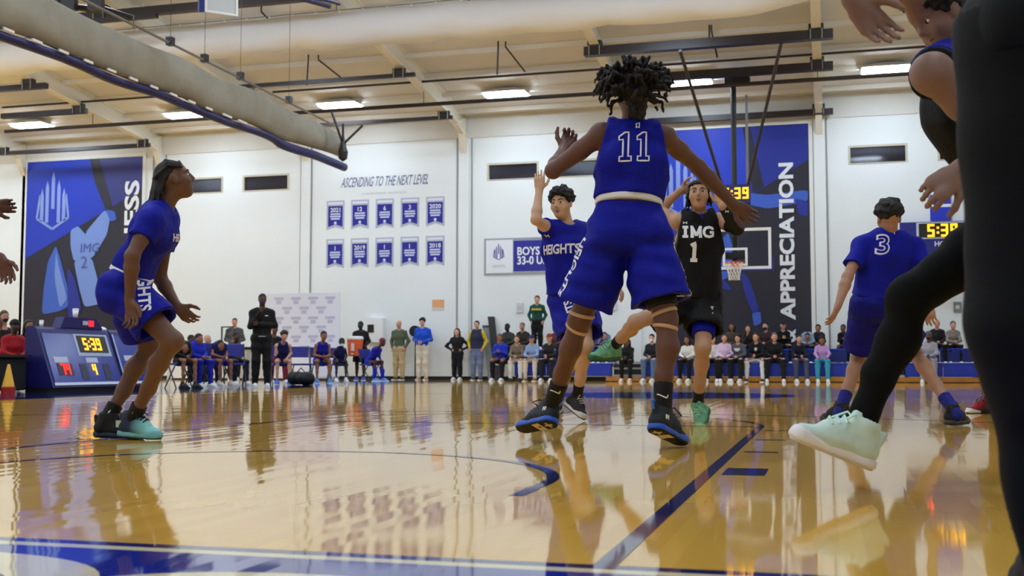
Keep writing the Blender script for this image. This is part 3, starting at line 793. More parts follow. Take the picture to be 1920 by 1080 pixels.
    def hair(s, kind='short', rgb=(18, 14, 13), res=.0065, seed=1):
        P, S = s.P, SDF(res); rs = np.random.RandomState(seed); A = (s.hu, s.hf, s.ht); h = s.hs
        m = hair_mat(rgb)
        front = [(P(0, .060, .05), nrm(s.hf + s.ht * -.55))]
        if kind in ('short', 'fade'):
            S.ell(P(0, -.014, .036), A, h * np.array([.080, .100, .092]), .01); S.cut(P(0, .058, .068), s.hf - s.ht * .75); S.cut(P(0, -.05, -.045), -s.ht - s.hf * .25)
            S.wave(.003, 140, seed)
        elif kind == 'curly':
            S.ell(P(0, -.008, .050), A, h * np.array([.092, .108, .092]), .01)
            for _ in range(60):
                v = rs.normal(size=3); v[2] = abs(v[2]); v = nrm(v); S.ball(P(v[0] * .085, v[1] * .100 - .008, v[2] * .088 + .045), .020, .012)
            S.cut(P(0, .070, .060), s.hf - s.ht * .9); S.cut(P(0, -.05, -.03), -s.ht - s.hf * .3); S.wave(.006, 110, seed)
        elif kind == 'mop':
            S.ell(P(0, -.01, .055), A, h * np.array([.100, .110, .085]), .02)
            for _ in range(130):
                v = rs.normal(size=3); v[2] = v[2] * .8 + .35; v = nrm(v)
                a = P(v[0] * .085, v[1] * .095 - .01, v[2] * .075 + .05); L = .045 + .05 * rs.rand()
                b = a + s.hu * v[0] * L * 1.3 + s.hf * v[1] * L + s.ht * (v[2] * L * .8 + .02); c = b + s.hu * v[0] * .02 - s.ht * (.035 + .03 * rs.rand()) + s.hu * rs.normal() * .012
                S.cone(a, b, .013, .010, .008); S.cone(b, c, .010, .006, .006)
            S.cone(P(0, -.06, .02), P(0, -.065, -.07), .062, .050, .02); S.wave(.004, 120, seed)
        elif kind == 'braids':
            S.ell(P(0, -.018, .034), A, h * np.array([.074, .091, .085]), .006)
            S.cut(P(0, .052, .072), s.hf - s.ht * .6); S.cut(P(0, -.03, -.030), -s.ht - s.hf * .45)
            for q in range(9):
                x = -.072 + .018 * q; S.cone(P(x, .050, .088 - 6 * x * x), P(x, -.02, .120 - 7 * x * x), .0085, .009, .004); S.cone(P(x, -.02, .120 - 7 * x * x), P(x * .8, -.106, .035), .009, .0095, .004)
            for q in range(20):
                an = -1.15 + 2.3 * q / 19; x, y = math.sin(an) * .072, -math.cos(an) * .088 - .012
                a = P(x, y, .02 + .03 * rs.rand()); b = P(x * 1.15, y - .028 - .02 * rs.rand(), -.035 - .02 * rs.rand()); c = P(x * 1.25, y - .048 - .035 * rs.rand(), -.085 - .055 * rs.rand())
                S.cone(a, b, .0095, .0075, .005); S.cone(b, c, .0075, .0055, .004)
            for q in range(3):
                x = -.052 + q * .022; S.cone(P(x, .055, .098), P(x * 1.5 - .01, .078, .050), .007, .0055, .005)
        elif kind == 'locks':
            S.ell(P(0, -.018, .034), A, h * np.array([.078, .094, .090]), .01)
            S.cut(P(0, .060, .062), s.hf - s.ht * .8); S.cut(P(0, -.05, -.05), -s.ht - s.hf * .2)
            for q in range(18):
                an = -1.9 + 3.8 * q / 17; x, y = math.sin(an) * .080, -math.cos(an) * .085 - .012
                S.cone(P(x, y, .03), P(x * 1.2, y * 1.1, -.05 - .05 * rs.rand()), .011, .007, .006)
            S.wave(.004, 130, seed)
        elif kind == 'long':
            S.ell(P(0, -.014, .034), A, h * np.array([.084, .103, .094]), .01)
            S.cut(P(0, .052, .070), s.hf - s.ht * .55)
            for q in (-1, 1): S.cone(P(q * .072, -.02, .01), P(q * .085, -.01, -.17), .030, .026, .03)
            S.cone(P(0, -.075, .0), P(0, -.085, -.17), .045, .05, .04); S.wave(.003, 100, seed)
        V, Q = S.mesh(); return arr_obj('hair', V, Q, m, s.o)
# ------------------------------------------------------------------ things on the far wall
WX, WZ, WN = np.array([1., 0, 0]), np.array([0, 0, 1.]), np.array([0, -1., 0])
def wall_pts(px, d): return [aty(u, v, WALL_Y) * np.array([1, 0, 1]) + np.array([0, WALL_Y - d, 0]) for u, v in px]
def chaikin(P, n=2):
    for _ in range(n):
        P = [q for a, b in zip(P, P[1:] + P[:1]) for q in ((a[0] * .88 + b[0] * .12, a[1] * .88 + b[1] * .12), (a[0] * .12 + b[0] * .88, a[1] * .12 + b[1] * .88))]
    return P
def wall_poly(name, px, m, parent, d, th=.004):
    if name.startswith('figure'): px = chaikin(px)
    return MB().prism(wall_pts(px, d), (0, th, 0)).build(name, m, parent)
def wall_quad(name, x0, x1, z0, z1, m, parent, d, th=.004):
    return MB().box((x0, WALL_Y - d, z0), (x1, WALL_Y - d + th, z1)).build(name, m, parent)
def wall_text(name, body, x, z, h, m, parent, d, width=None, bold=0.0, shear=0.0, center=False, right=WX, up=WZ):
    return flat_text(name, body, (x, WALL_Y - d, z), right, up, h, m, parent, width, bold, shear, center)
PB = plain((24, 52, 176), .5); PN = plain((34, 32, 46), .5); PV = plain((44, 46, 120), .5); PSK = plain((112, 140, 206), .5); PSK2 = plain((58, 92, 186), .5); PWH = plain((226, 228, 232), .5); PEM = plain((128, 148, 208), .5); PMID = plain((30, 44, 140), .5)

def emblem(parent, cx, cz, w, h, d, m):
    """five upright rays over a pointed shield"""
    for k, (dx, top, bot) in enumerate(((-.36, .42, -.72), (-.19, .70, -.78), (0, 1.0, -.30), (.19, .70, -.78), (.36, .42, -.72))):
        b = MB(); x = cx + dx * w; t = .055 * w
        b.prism([(x - t, WALL_Y - d, cz + bot * h * .5), (x + t, WALL_Y - d, cz + bot * h * .5), (x + t, WALL_Y - d, cz + (top - .25) * h * .5), (x, WALL_Y - d, cz + top * h * .5), (x - t, WALL_Y - d, cz + (top - .25) * h * .5)], (0, .003, 0)).build('emblem_ray', m, parent)
    P = [(-.42, .2), (-.52, -.62), (0, -1.0), (.52, -.62), (.42, .2)]
    V = MB()
    for (a, b_), (c, e) in zip(P[:-1], P[1:]):
        p0, p1 = np.array([cx + a * w, WALL_Y - d, cz + b_ * h * .5]), np.array([cx + c * w, WALL_Y - d, cz + e * h * .5])
        t = nrm(p1 - p0); n = np.array([-t[2], 0, t[0]]) * .035 * w
        V.prism([p0 - n, p1 - n, p1 + n, p0 + n], (0, .003, 0))
    V.build('emblem_shield', m, parent)

def poster(px_c, x0, x1, z0, z1, label):
    e = empty('wall_poster', ((x0 + x1) / 2, WALL_Y, z0), label, 'poster', 'tall wall posters')
    wall_quad('backing', x0, x1, z0, z1, PN, e, .035, .03)
    t = .11
    for a, b, c, dd in ((x0 - t, x1 + t, z1, z1 + t), (x0 - t, x0, z0, z1), (x1, x1 + t, z0, z1), (x0 - t, x1 + t, z0 - t, z0)):
        MB().box((a, WALL_Y - .06, c), (b, WALL_Y, dd)).build('poster_frame', plain((224, 224, 216), .5), e)
    return e
# left poster
e = poster(None, -24.05, -19.5, 0.2, 7.36, 'tall dark poster with white crown-like emblem behind the crouching player')
wall_poly('blue_field', [(49, 303), (271, 293), (271, 352), (44, 488)], PB, e, .040)
wall_poly('violet_field', [(186, 297), (271, 293), (271, 352), (207, 388)], PV, e, .044)
wall_poly('dark_streak', [(170, 298), (188, 297), (213, 388), (200, 394), (180, 345)], PN, e, .046)
em = aty(101, 376, WALL_Y); emblem(e, em[0], em[2], 1.2, 1.95, .048, PEM)
fig = [('figure_arm', [(198, 393), (208, 408), (202, 440), (184, 470), (172, 470), (160, 438)], PSK), ('figure_hand', [(200, 393), (216, 396), (220, 412), (208, 416)], PSK2),
       ('figure_torso', [(134, 432), (148, 424), (162, 440), (182, 446), (180, 478), (170, 486), (140, 490), (134, 462)], PSK),
       ('figure_shorts', [(140, 488), (174, 484), (184, 520), (190, 570), (160, 576), (150, 540)], PSK),
       ('figure_sleeve', [(107, 460), (116, 490), (130, 545), (130, 575), (112, 584), (80, 590), (84, 540), (92, 490)], PSK2),
       ('figure_highlight', [(107, 470), (112, 500), (128, 560), (114, 578), (104, 520)], PSK), ('figure_shadow', [(128, 500), (142, 520), (156, 582), (130, 600)], PMID)]
for i, (n, px, m) in enumerate(fig): wall_poly(n, px, m, e, .046 + .002 * i)
MET = plain((70, 90, 160), .5)
o_ = aty(170, 462, WALL_Y); wall_text('poster_jersey_lettering', 'IMG', o_[0], o_[2] - .20, .30, MET, e, .064, shear=.1, center=True)
o_ = aty(160, 483, WALL_Y); wall_text('poster_jersey_number', '2', o_[0], o_[2] - .36, .40, MET, e, .066, center=True)
a_, b_ = aty(258, 470, WALL_Y), aty(258, 338, WALL_Y)
flat_text('poster_lettering', 'NESS', (a_[0] + .02, WALL_Y - .05, a_[2]), WZ, -WX, .50, PWH, e, width=b_[2] - a_[2], bold=.03)
# right poster
e = poster(None, -2.42, 1.84, 0.2, 7.25, 'tall dark poster reading appreciation behind the far basket')
wall_poly('blue_field', [(1228, 242), (1400, 237), (1400, 370), (1228, 480)], PB, e, .040)
wall_poly('violet_field', [(1400, 237), (1515, 233), (1515, 300), (1400, 372)], PMID, e, .040)
wall_poly('dark_streak', [(1392, 237), (1406, 237), (1432, 350), (1412, 362)], PN, e, .046)
em = aty(1272, 345, WALL_Y); emblem(e, em[0], em[2], 1.1, 1.75, .048, PEM)
for i, (n, px, m) in enumerate([('figure_arm', [(1402, 362), (1440, 366), (1515, 356), (1515, 378), (1440, 392), (1404, 384)], PSK2), ('figure_elbow', [(1490, 372), (1515, 378), (1515, 406), (1498, 404)], PMID),
       ('figure_torso', [(1352, 450), (1366, 436), (1376, 470), (1368, 520), (1344, 530), (1340, 480)], PSK2), ('figure_leg', [(1388, 508), (1404, 520), (1424, 580), (1412, 590), (1396, 550)], PMID),
       ('figure_shoe', [(1410, 588), (1426, 584), (1428, 606), (1414, 612)], PSK2), ('figure_hand', [(1340, 520), (1362, 528), (1374, 545), (1345, 540)], PMID)]): wall_poly(n, px, m, e, .046 + .002 * i)
a_, b_ = aty(1492, 600, WALL_Y), aty(1492, 305, WALL_Y)
flat_text('poster_lettering', 'APPRECIATION', (a_[0] - .02, WALL_Y - .062, a_[2]), WZ, -WX, .37, PWH, e, width=b_[2] - a_[2], bold=.035)
flat_text('poster_lettering', '&', (a_[0] - .02, WALL_Y - .062, a_[2] - .62), WZ, -WX, .37, PWH, e, bold=.03)

# championship pennants and the slogan above them
SLATE = plain((112, 116, 150), .6); PBLUE = plain((30, 32, 140), .6)
wd = empty('wall_lettering', (-11, WALL_Y, 6.1), 'navy slogan lettering on white wall above the two rows of pennants', 'lettering')
flat_text('lettering', 'ASCENDING TO THE NEXT LEVEL', (-12.42, WALL_Y - .006, 6.02), WX, WZ, .30, SLATE, wd, width=2.9, bold=.012, shear=.22)
flat_text('small_lettering', 'CHAMPIONSHIP TRADITION', (-11.72, WALL_Y - .006, 5.76), WX, WZ, .055, plain((170, 172, 178), .6), wd, width=1.5)
rown = ['first', 'second', 'third', 'fourth', 'last']
nums = ['2021', '12', '6', '3', '2020', '1', '2019', '1', '1', '2018']
for r in range(2):
    for c in range(5):
        x0 = -12.89 + c * .829; z1 = (5.61, 4.40)[r]; z0 = z1 - .92; w = .60
        b = empty('pennant', (x0 + w / 2, WALL_Y, z0), 'blue swallow-tailed pennant, %s from the left in the %s row under the slogan' % (rown[c], ('upper', 'lower')[r]), 'pennant', 'championship pennants')
        sh = [(x0, z1), (x0, z0), (x0 + w / 2, z0 + .10), (x0 + w, z0), (x0 + w, z1)]
        MB().prism([(x, WALL_Y - .010, z) for x, z in sh], (0, .009, 0)).build('border', plain((176, 180, 196), .6), b)
        i_ = .055; sh2 = [(x0 + i_, z1 - .17), (x0 + i_, z0 + .09), (x0 + w / 2, z0 + .17), (x0 + w - i_, z0 + .09), (x0 + w - i_, z1 - .17)]
        MB().prism([(x, WALL_Y - .014, z) for x, z in sh2], (0, .003, 0)).build('field', PBLUE, b)
        flat_text('lettering', nums[r * 5 + c], (x0 + w / 2, WALL_Y - .016, z1 - .36), WX, WZ, .13, PWH, b, bold=.02, center=True)
        for q, (ww, hh) in enumerate(((.34, .05), (.36, .05), (.30, .05))):
            MB().box((x0 + w / 2 - ww / 2, WALL_Y - .016, z1 - .45 - q * .075), (x0 + w / 2 + ww / 2, WALL_Y - .013, z1 - .45 - q * .075 + hh)).build('lettering_line', plain((196, 200, 226), .6), b)
        MB().prism([(x0 + w / 2 + .05 * math.cos(a), WALL_Y - .016, z0 + .215 + .05 * math.sin(a)) for a in [k * math.pi / 3 for k in range(6)]], (0, .003, 0)).build('crest', plain((214, 216, 232), .6), b)
        MB().box((x0 + .05, WALL_Y - .014, z1 - .12), (x0 + w - .05, WALL_Y - .011, z1 - .05)).build('header_band', plain((222, 222, 230), .6), b)
# season record sign
b = empty('record_sign', (-6, WALL_Y, 3.2), 'white and blue record sign with emblem, behind the player pointing up', 'sign')
wall_quad('frame', -7.70, -4.1, 3.16, 4.26, plain((150, 152, 160), .5), b, .03, .03)
wall_quad('white_panel', -7.64, -6.80, 3.21, 4.21, PWH, b, .034); wall_quad('blue_panel', -6.78, -4.15, 3.25, 4.17, plain((34, 36, 140), .5), b, .034)
emblem(b, -7.24, 3.86, .32, .5, .038, plain((90, 84, 150), .5))
flat_text('sign_lettering', 'HEIGHTS', (-7.24, WALL_Y - .038, 3.38), WX, WZ, .07, plain((160, 164, 172), .5), b, center=True)
flat_text('sign_lettering', 'BOYS NATIONAL', (-6.66, WALL_Y - .04, 3.74), WX, WZ, .23, PWH, b, width=2.25, bold=.03)
flat_text('sign_lettering', '33-0 UNDEFEATED', (-6.66, WALL_Y - .04, 3.46), WX, WZ, .23, PWH, b, width=2.35, bold=.03)
# wall scoreboard on the right with its sponsor panel
b = empty('wall_scoreboard', (5.4, WALL_Y, 3.0), 'blue wall scoreboard with lit amber clock, behind player number 3', 'scoreboard')
AMB = glow((255, 176, 32), 2.4); REDL = glow((255, 40, 24), 2.2); BLKP = plain((26, 22, 20), .4)
MB().box((4.22, WALL_Y - .22, 2.55), (7.2, WALL_Y, 4.33)).build('case', plain((30, 34, 120), .45), b)
MB().box((4.64, WALL_Y - .235, 3.86), (6.62, WALL_Y - .22, 4.31)).build('clock_frame', plain((196, 200, 214), .45), b)
MB().box((4.70, WALL_Y - .245, 3.90), (6.56, WALL_Y - .235, 4.28)).build('clock_face', BLKP, b)
digits('clock_digit', '5:39', (4.92, WALL_Y - .252, 3.91), WX, WZ, .35, WN, AMB, b)
for x, s_ in ((4.60, 'HOME'), (6.2, 'GUEST')): flat_text('lettering', s_, (x + .2, WALL_Y - .225, 3.62), WX, WZ, .12, PWH, b, bold=.02, center=True) if s_ == 'GUEST' else flat_text('lettering', s_, (5.1, WALL_Y - .225, 3.66), WX, WZ, .13, PWH, b, bold=.02)
digits('score_digit', '74', (4.45, WALL_Y - .232, 3.10), WX, WZ, .36, WN, REDL, b)
b2 = empty('sponsor_panel', (5.3, WALL_Y, 4.4), 'small blue and white panel on top of the wall scoreboard', 'sign')
wall_quad('panel', 5.02, 5.55, 4.38, 5.08, plain((34, 50, 186), .5), b2, .06, .05); wall_quad('white_band', 5.02, 5.55, 4.74, 4.82, PWH, b2, .064)
# small things on the wall
b = empty('notice', (-9.15, WALL_Y, 2.15), 'orange notice on the white wall above the boy in blue', 'sign')
wall_quad('sheet', -9.36, -8.98, 2.2, 2.44, plain((226, 160, 108), .6), b, .012, .012); wall_quad('lower_strip', -9.36, -8.98, 2.12, 2.19, plain((206, 206, 200), .6), b, .012, .012)
for n, u, v, lb in (('wall_box', 975, 577, 'small pale wall box beside the man in green sweatshirt'), ('wall_box', 1150, 573, 'small pale wall box right of the leaping foot'), ('wall_vent', 1795, 576, 'small grey vent on white wall above the bleacher at right')):
    c = aty(u, v, WALL_Y); e = empty(n, (c[0], WALL_Y, c[2] - .1), lb, 'box')
    MB().box((c[0] - .1, WALL_Y - .05, c[2] - .14), (c[0] + .1, WALL_Y, c[2] + .14)).build('cover', plain((206, 206, 210), .5) if n == 'wall_box' else plain((120, 120, 116), .5), e)
    MB().box((c[0] - .05, WALL_Y - .058, c[2] - .05), (c[0] + .05, WALL_Y - .05, c[2] + .05)).build('face_plate', plain((190, 190, 200), .5), e)
b = empty('wall_heater', (-12.6, WALL_Y, 1.2), 'white wall unit with dark panel behind the man holding the cooler', 'box')
c0, c1 = aty(690, 597, WALL_Y), aty(722, 642, WALL_Y)
MB().box((c0[0], WALL_Y - .2, c1[2]), (c1[0], WALL_Y, c0[2])).build('case', plain((228, 228, 226), .4), b)
MB().box((c0[0] + .07, WALL_Y - .21, c1[2] + .3), (c0[0] + .28, WALL_Y - .2, c0[2] - .2)).build('dark_panel', BLKP, b)
# logo backdrop on the left
BK = 27.6
def bpt(u, v): return aty(u, v, BK)
a, c = bpt(497, 551), bpt(636, 690)
b = empty('press_backdrop', ((a[0] + c[0]) / 2, BK, 0), 'white press backdrop printed with small violet logos behind the bench', 'backdrop')
MB().box((a[0], BK, .12), (c[0], BK + .02, a[2])).build('cloth', plain((222, 224, 236), .7), b)
for x in (a[0] + .05, c[0] - .05):
    MB().tube([(x, BK + .05, 0), (x, BK + .05, a[2])], .02, 8).build('pole', steel((150, 150, 150)), b); MB().box((x - .03, BK - .25, 0), (x + .03, BK + .35, .03)).build('foot', steel((90, 90, 90)), b)
VIO = plain((186, 186, 212), .7)
for r, v in enumerate((563, 581, 600, 617, 635, 654)):
    for q in range(5):
        u = (523 if r % 2 == 0 else 538) + q * 32
        if u > 628: continue
        p_ = bpt(u, v + .5 * (q - 2) * -1); x, z = p_[0], p_[2]
        m = MB().box((x - .15, BK - .004, z + .02), (x + .15, BK, z + .10)).box((x - .08, BK - .004, z - .10), (x + .08, BK, z + .0)); m.build('printed_logo', VIO, b)

# ------------------------------------------------------------------ far basket, hung from the roof
BY = 28.65 - 1.22
DK = steel((34, 32, 34)); DK2 = steel((40, 30, 28))
b = empty('basketball_hoop', (0, BY, 0), 'far basketball backboard with orange rim, hung from a black mast', 'hoop')
M_GLASS = bpy.data.materials.new('board_glass'); M_GLASS.use_nodes = True
_b = M_GLASS.node_tree.nodes['Principled BSDF']; _b.inputs['Base Color'].default_value = (.9, .95, 1, 1); _b.inputs['Roughness'].default_value = .03; _b.inputs['Transmission Weight'].default_value = 1.0; _b.inputs['IOR'].default_value = 1.05
MB().box((-.914, BY, 2.90), (.914, BY + .012, 3.967)).build('backboard', M_GLASS, b)
BW = plain((232, 234, 234), .5)
def fr(x0, x1, z0, z1, t, name):
    for q in ((x0, x1, z1 - t, z1), (x0, x1, z0, z0 + t), (x0, x0 + t, z0 + t, z1 - t), (x1 - t, x1, z0 + t, z1 - t)):
        MB().box((q[0], BY - .006, q[2]), (q[1], BY - .001, q[3])).build(name, BW, b)
fr(-.914, .914, 2.90, 3.967, .075, 'board_border'); fr(-.315, .315, 2.99, 3.46, .06, 'target_square')
MB().box((-.93, BY - .03, 2.86), (.93, BY + .05, 2.90)).box((.914, BY - .03, 2.86), (.96, BY + .05, 3.2)).box((-.96, BY - .03, 2.86), (-.914, BY + .05, 3.2)).build('edge_padding', plain((36, 34, 120), .6), b)
ORG = mat('orange_rim', (220, 84, 40), rough=.4)
cx, cy = 0, BY - .15 - .229
MB().tube([(cx + .229 * math.cos(2 * math.pi * k / 28), cy + .229 * math.sin(2 * math.pi * k / 28), 3.05) for k in range(28)], .011, 8, closed=True).build('rim', ORG, b)
MB().box((-.10, BY - .16, 2.98), (.10, BY - .006, 3.045)).build('rim_bracket', ORG, b)
nm = MB()
R_ = [(.229, 3.045), (.20, 2.95), (.17, 2.85), (.145, 2.75), (.135, 2.66), (.14, 2.60)]
for k in range(12):
    for d_ in (1, -1):
        nm.tube([(cx + r * math.cos(2 * math.pi * (k + d_ * .5 * i) / 12), cy + r * math.sin(2 * math.pi * (k + d_ * .5 * i) / 12), z) for i, (r, z) in enumerate(R_)], .007, 4)
net = nm.build('net', plain((226, 222, 212), .8), b); net['kind'] = 'stuff'
MB().tube([(-.02, BY + .35, 3.0), (-.02, BY + .35, 7.9)], .075, 12).build('mast', DK, b)
MB().box((-.3, BY + .06, 3.2), (.3, BY + .36, 3.35)).box((-.06, BY + .02, 3.3), (.06, BY + .36, 3.75)).build('board_bracket', DK, b)
MB().tube([(.32, BY + .3, 4.9), (.32, BY + .3, 7.5)], .035, 8).build('guide_rod', steel((130, 132, 138)), b)
MB().box((-.22, BY + .1, 7.80), (.42, BY + .5, 7.98)).box((-.06, BY - .75, 7.66), (.02, BY + .5, 7.745)).box((-.06, BY + .2, 7.70), (.02, BY + .5, 7.82)).build('mast_head', DK, b)
for s_, u0 in ((-1, 1275), (1, 1465)):
    MB().tube([atd(u0, 95 if s_ < 0 else 80, 26.2), (s_ * .30, BY + .30, 5.0)], .042, 8).build('brace', DK2, b)
b = empty('shot_clock', (0, BY, 4.8), 'small shot clock with lit amber numerals above the far backboard', 'clock')
MB().box((-.40, BY + .1, 4.62), (.40, BY + .26, 5.12)).build('case', plain((30, 32, 96), .5), b)
digits('clock_digit', '5:39', (-.30, BY + .09, 4.74), WX, WZ, .30, WN, AMB, b)

# ------------------------------------------------------------------ overhead steel, pipes, duct, divider
def bar(px0, px1, h, r, label, clamps=True, square=True, group='dark support beams', name='support_beam'):
    a, c = atz(*px0, h), atz(*px1, h); yy = (a[1] + c[1]) / 2; zz = (a[2] + c[2]) / 2
    e = empty(name, ((a[0] + c[0]) / 2, yy, zz), label, 'beam' if name == 'support_beam' else 'pipe', group)
    if square: MB().box((a[0], yy - r, zz - r), (c[0], yy + r, zz + r)).build('rail', DK2, e)
    else: MB().tube([(a[0], yy, zz), (c[0], yy, zz)], r, 10).build('pipe', DK2, e)
    for x in FRAMES:
        if a[0] - .3 < x < c[0] + .3:
            if clamps:
                MB().box((x - .17, yy - r * 1.15, zz + r), (x + .17, yy + r * 1.15, zz + r + .14)).build('clamp', DK, e)
                for q in (-.13, .13): MB().tube([(x + q, yy - r * 1.3, zz - r), (x + q, yy - r * 1.3, rafter_z(yy))], .012, 5).build('clamp_rod', plain((150, 148, 140), .4), e)
            else: MB().tube([(x, yy, zz), (x, yy, rafter_z(yy) + .02)], .010, 5).build('hanger', DK, e)
    return e
bar((430, 163), (780, 141), 7.95, .05, 'dark beam across the left centre with block-like clamp at its right end')
bar((0, 168), (86, 160), 8.1, .075, 'short dark beam at left edge below the fabric duct')
bar((0, 217), (166, 209), 7.9, .075, 'dark beam at left edge just above the bright lamp')
bar((0, 288), (281, 272), 7.5, .06, 'dark beam directly above the left poster')
bar((545, 237), (850, 221), 7.6, .05, 'thin dark beam right of the folded curtain\'s far end')
bar((1096, 98), (1562, 64), 8.1, .11, 'heavy dark beam nearest the duct, carrying the hoop braces')
bar((1126, 152), (1562, 124), 7.85, .10, 'heavy dark beam carrying the hoop mast head')
bar((1215, 229), (1562, 208), 7.5, .08, 'dark beam along the top of the right poster')
bar((60, 22), (640, 8), 8.4, .09, 'dark beam at the top behind the stowed backboard')
bar((110, 42), (302, 33), 8.2, .05, 'short dark bar at the top left under the stowed hoop frame', clamps=False)
bar((500, 167), (1920, 82), 8.2, .032, 'thin sprinkler pipe running the whole width below the duct', False, False, 'roof pipes', 'sprinkler_pipe')
bar((500, 217), (1920, 122), 7.6, .055, 'thick dark pipe running the whole width above the windows', False, False, 'roof pipes', 'sprinkler_pipe')
bar((0, 200), (480, 170), 8.2, .032, 'thin sprinkler pipe at the left crossing behind the folded curtain', False, False, 'roof pipes', 'sprinkler_pipe')
bar((0, 244), (420, 224), 7.6, .055, 'thick dark pipe at the left under the strip lamps', False, False, 'roof pipes', 'sprinkler_pipe')
# small drop rods and struts from the roof
def strut(px, h0, px1, h1): return atz(*px, h0), atz(*px1, h1)
for i, (u0, v0, u1, v1) in enumerate(((578, 113, 575, 160), (597, 112, 645, 150), (934, 88, 932, 140), (948, 88, 985, 135), (490, 22, 525, 58), (878, 0, 900, 26), (1330, 58, 1330, 88), (1334, 58, 1345, 108))):
    zt = next((z for z in np.arange(20, 34, .1) if atd(u0, v0, z)[2] >= roof_z(atd(u0, v0, z)[1]) - .15), 30); a, c = atd(u0, v0, zt), atd(u1, v1, zt + .1)
    e = empty('roof_strut', a, ['thin upright rod under the duct left of centre', 'thin slanted rod beside the upright one left of centre', 'thin upright rod under the duct at the middle', 'thin slanted rod beside the upright one at the middle', 'slanted rod near the stowed backboard at the top', 'slanted rod above the duct at the top', 'short upright rod above the hoop beam', 'short slanted rod above the hoop beam'][i], 'rod', 'roof rods')
    d_ = nrm(a - c); up_ = a + nrm(d_ + np.array([0, 0, .4])) * .0
    MB().tube([c, a, a + np.array([0, 0, .2])], .022, 6).build('rod', DK2, e)
# white fabric duct
e = empty('air_duct', (-6, 21.2, 7.9), 'long white fabric air duct crossing under the roof', 'duct')
rs = np.random.RandomState(2); V = []; Fs = []; n = 28
Xs = np.concatenate([np.linspace(-30, 1.0, 150), np.linspace(1.1, 2.4, 14), np.linspace(2.6, 8.5, 20)])
for i, x in enumerate(Xs):
    r = .40 if x < 1.0 else (.40 - .17 * min(1, (x - 1.0) / 1.3))
    sag = .03 * abs(math.sin((x + .4) * math.pi / 1.75)) if x < 1 else 0
    for k in range(n):
        a = 2 * math.pi * k / n
        pinch = 0.035 * math.exp(-((((x + .4) % 3.5) - 1.75) / .25) ** 2) * max(0, math.cos(a + math.pi * .35)) if x < 1 else 0
        rr = r * (1 + .018 * math.sin(3 * a + x * 2.3) + .014 * math.sin(5 * a - x * 3.1)) - pinch
        V.append((x, 21.1 + rr * math.cos(a), 8.02 + (.40 - r) * .6 + rr * math.sin(a) * 1.0 - sag))
for i in range(len(Xs) - 1):
    for k in range(n): Fs.append((i * n + k, (i + 1) * n + k, (i + 1) * n + (k + 1) % n, i * n + (k + 1) % n))
mesh_obj('duct_sleeve', V, Fs, mat('white_duct_fabric', (232, 235, 240), rough=.8, bump=.25, bscale=3), e, True)
for x in np.arange(-28, 1, 0.58): MB().box((x - .02, 21.08, 8.40), (x + .02, 21.12, 8.46)).build('hook', plain((240, 240, 238), .5), e)
MB().tube([(-30, 21.1, 8.47), (8.5, 21.1, 8.47)], .012, 6).build('cable', plain((140, 136, 128), .5), e)
for x in FRAMES: MB().tube([(x, 21.1, 8.47), (x, 21.1, rafter_z(21.1) + .02)], .01, 5).build('hanger', DK, e)
# folded divider curtain
e = empty('divider_curtain', (-9.2, 16, 5.2), 'long rolled-up grey divider curtain with blue hem slanting down from the upper left', 'curtain')
DX = -9.2
def tubeY(name, prof_fn, y0, y1, n, m, k=20):
    V = []; Fs = []
    for i in range(n + 1):
        y = y0 + (y1 - y0) * i / n
        for q in range(k):
            dx, dz = prof_fn(2 * math.pi * q / k, y); V.append((DX + dx, y, dz))
    for i in range(n):
        for q in range(k): Fs.append((i * k + q, i * k + (q + 1) % k, (i + 1) * k + (q + 1) % k, (i + 1) * k + q))
    Fs.append(tuple(range(k - 1, -1, -1))); Fs.append(tuple(n * k + q for q in range(k)))
    return mesh_obj(name, V, Fs, m, e, True)
GREY = mat('grey_curtain_mesh', (150, 145, 130), rough=.85, noise=.18, nscale=2.5, bump=.5, bscale=9)
tubeY('rolled_mesh', lambda a, y: (.17 * math.cos(a) * (1 + .08 * math.sin(3 * a + y * 1.3)), 5.66 + .0125 * (y - 11.3) - .03 * math.sin(y * 1.9) + (.37 if y < 20 else .37 - .03 * (y - 20)) * math.sin(a) * (1 + .05 * math.sin(y * 2.7 + a))), -2, 23.3, 90, GREY)
HEM = mat('navy_vinyl_hem', (36, 36, 92), rough=.5)
tubeY('hem', lambda a, y: (.10 * math.cos(a) + .02 * math.sin(y * 3), 5.20 + .0125 * (y - 11.3) - .02 * math.sin(y * 1.9) - (.02 if y > 20 else 0) + (.07 if y < 20 else .10) * math.sin(a)), -2, 23.5, 90, HEM, 12)
for y in np.arange(7.5, 18.5, .62):
    L = .22 if int(y * 10) % 3 else .34
    MB().box((DX + .105, y, 5.25 + .0125 * (y - 11.3)), (DX + .135, y + L, 5.29 + .0125 * (y - 11.3))).build('white_tie', plain((226, 220, 206), .7), e)
MB().tube([(DX - .05, -2, 6.42), (DX - .05, 23.1, 6.28)], .025, 8).build('drive_shaft', plain((120, 116, 108), .4), e)
for y in (9.5, 12.9, 15.8, 17.0, 18.4, 20.6):
    MB().box((DX - .11, y - .06, 6.28), (DX + .01, y + .06, 6.43)).build('winch_drum', DK, e)
    MB().tube([(DX - .05, y, 6.4), (DX - .05, y, rafter_z(y) if y > 13 else roof_z(y))], .005, 5).build('hanger', DK, e)
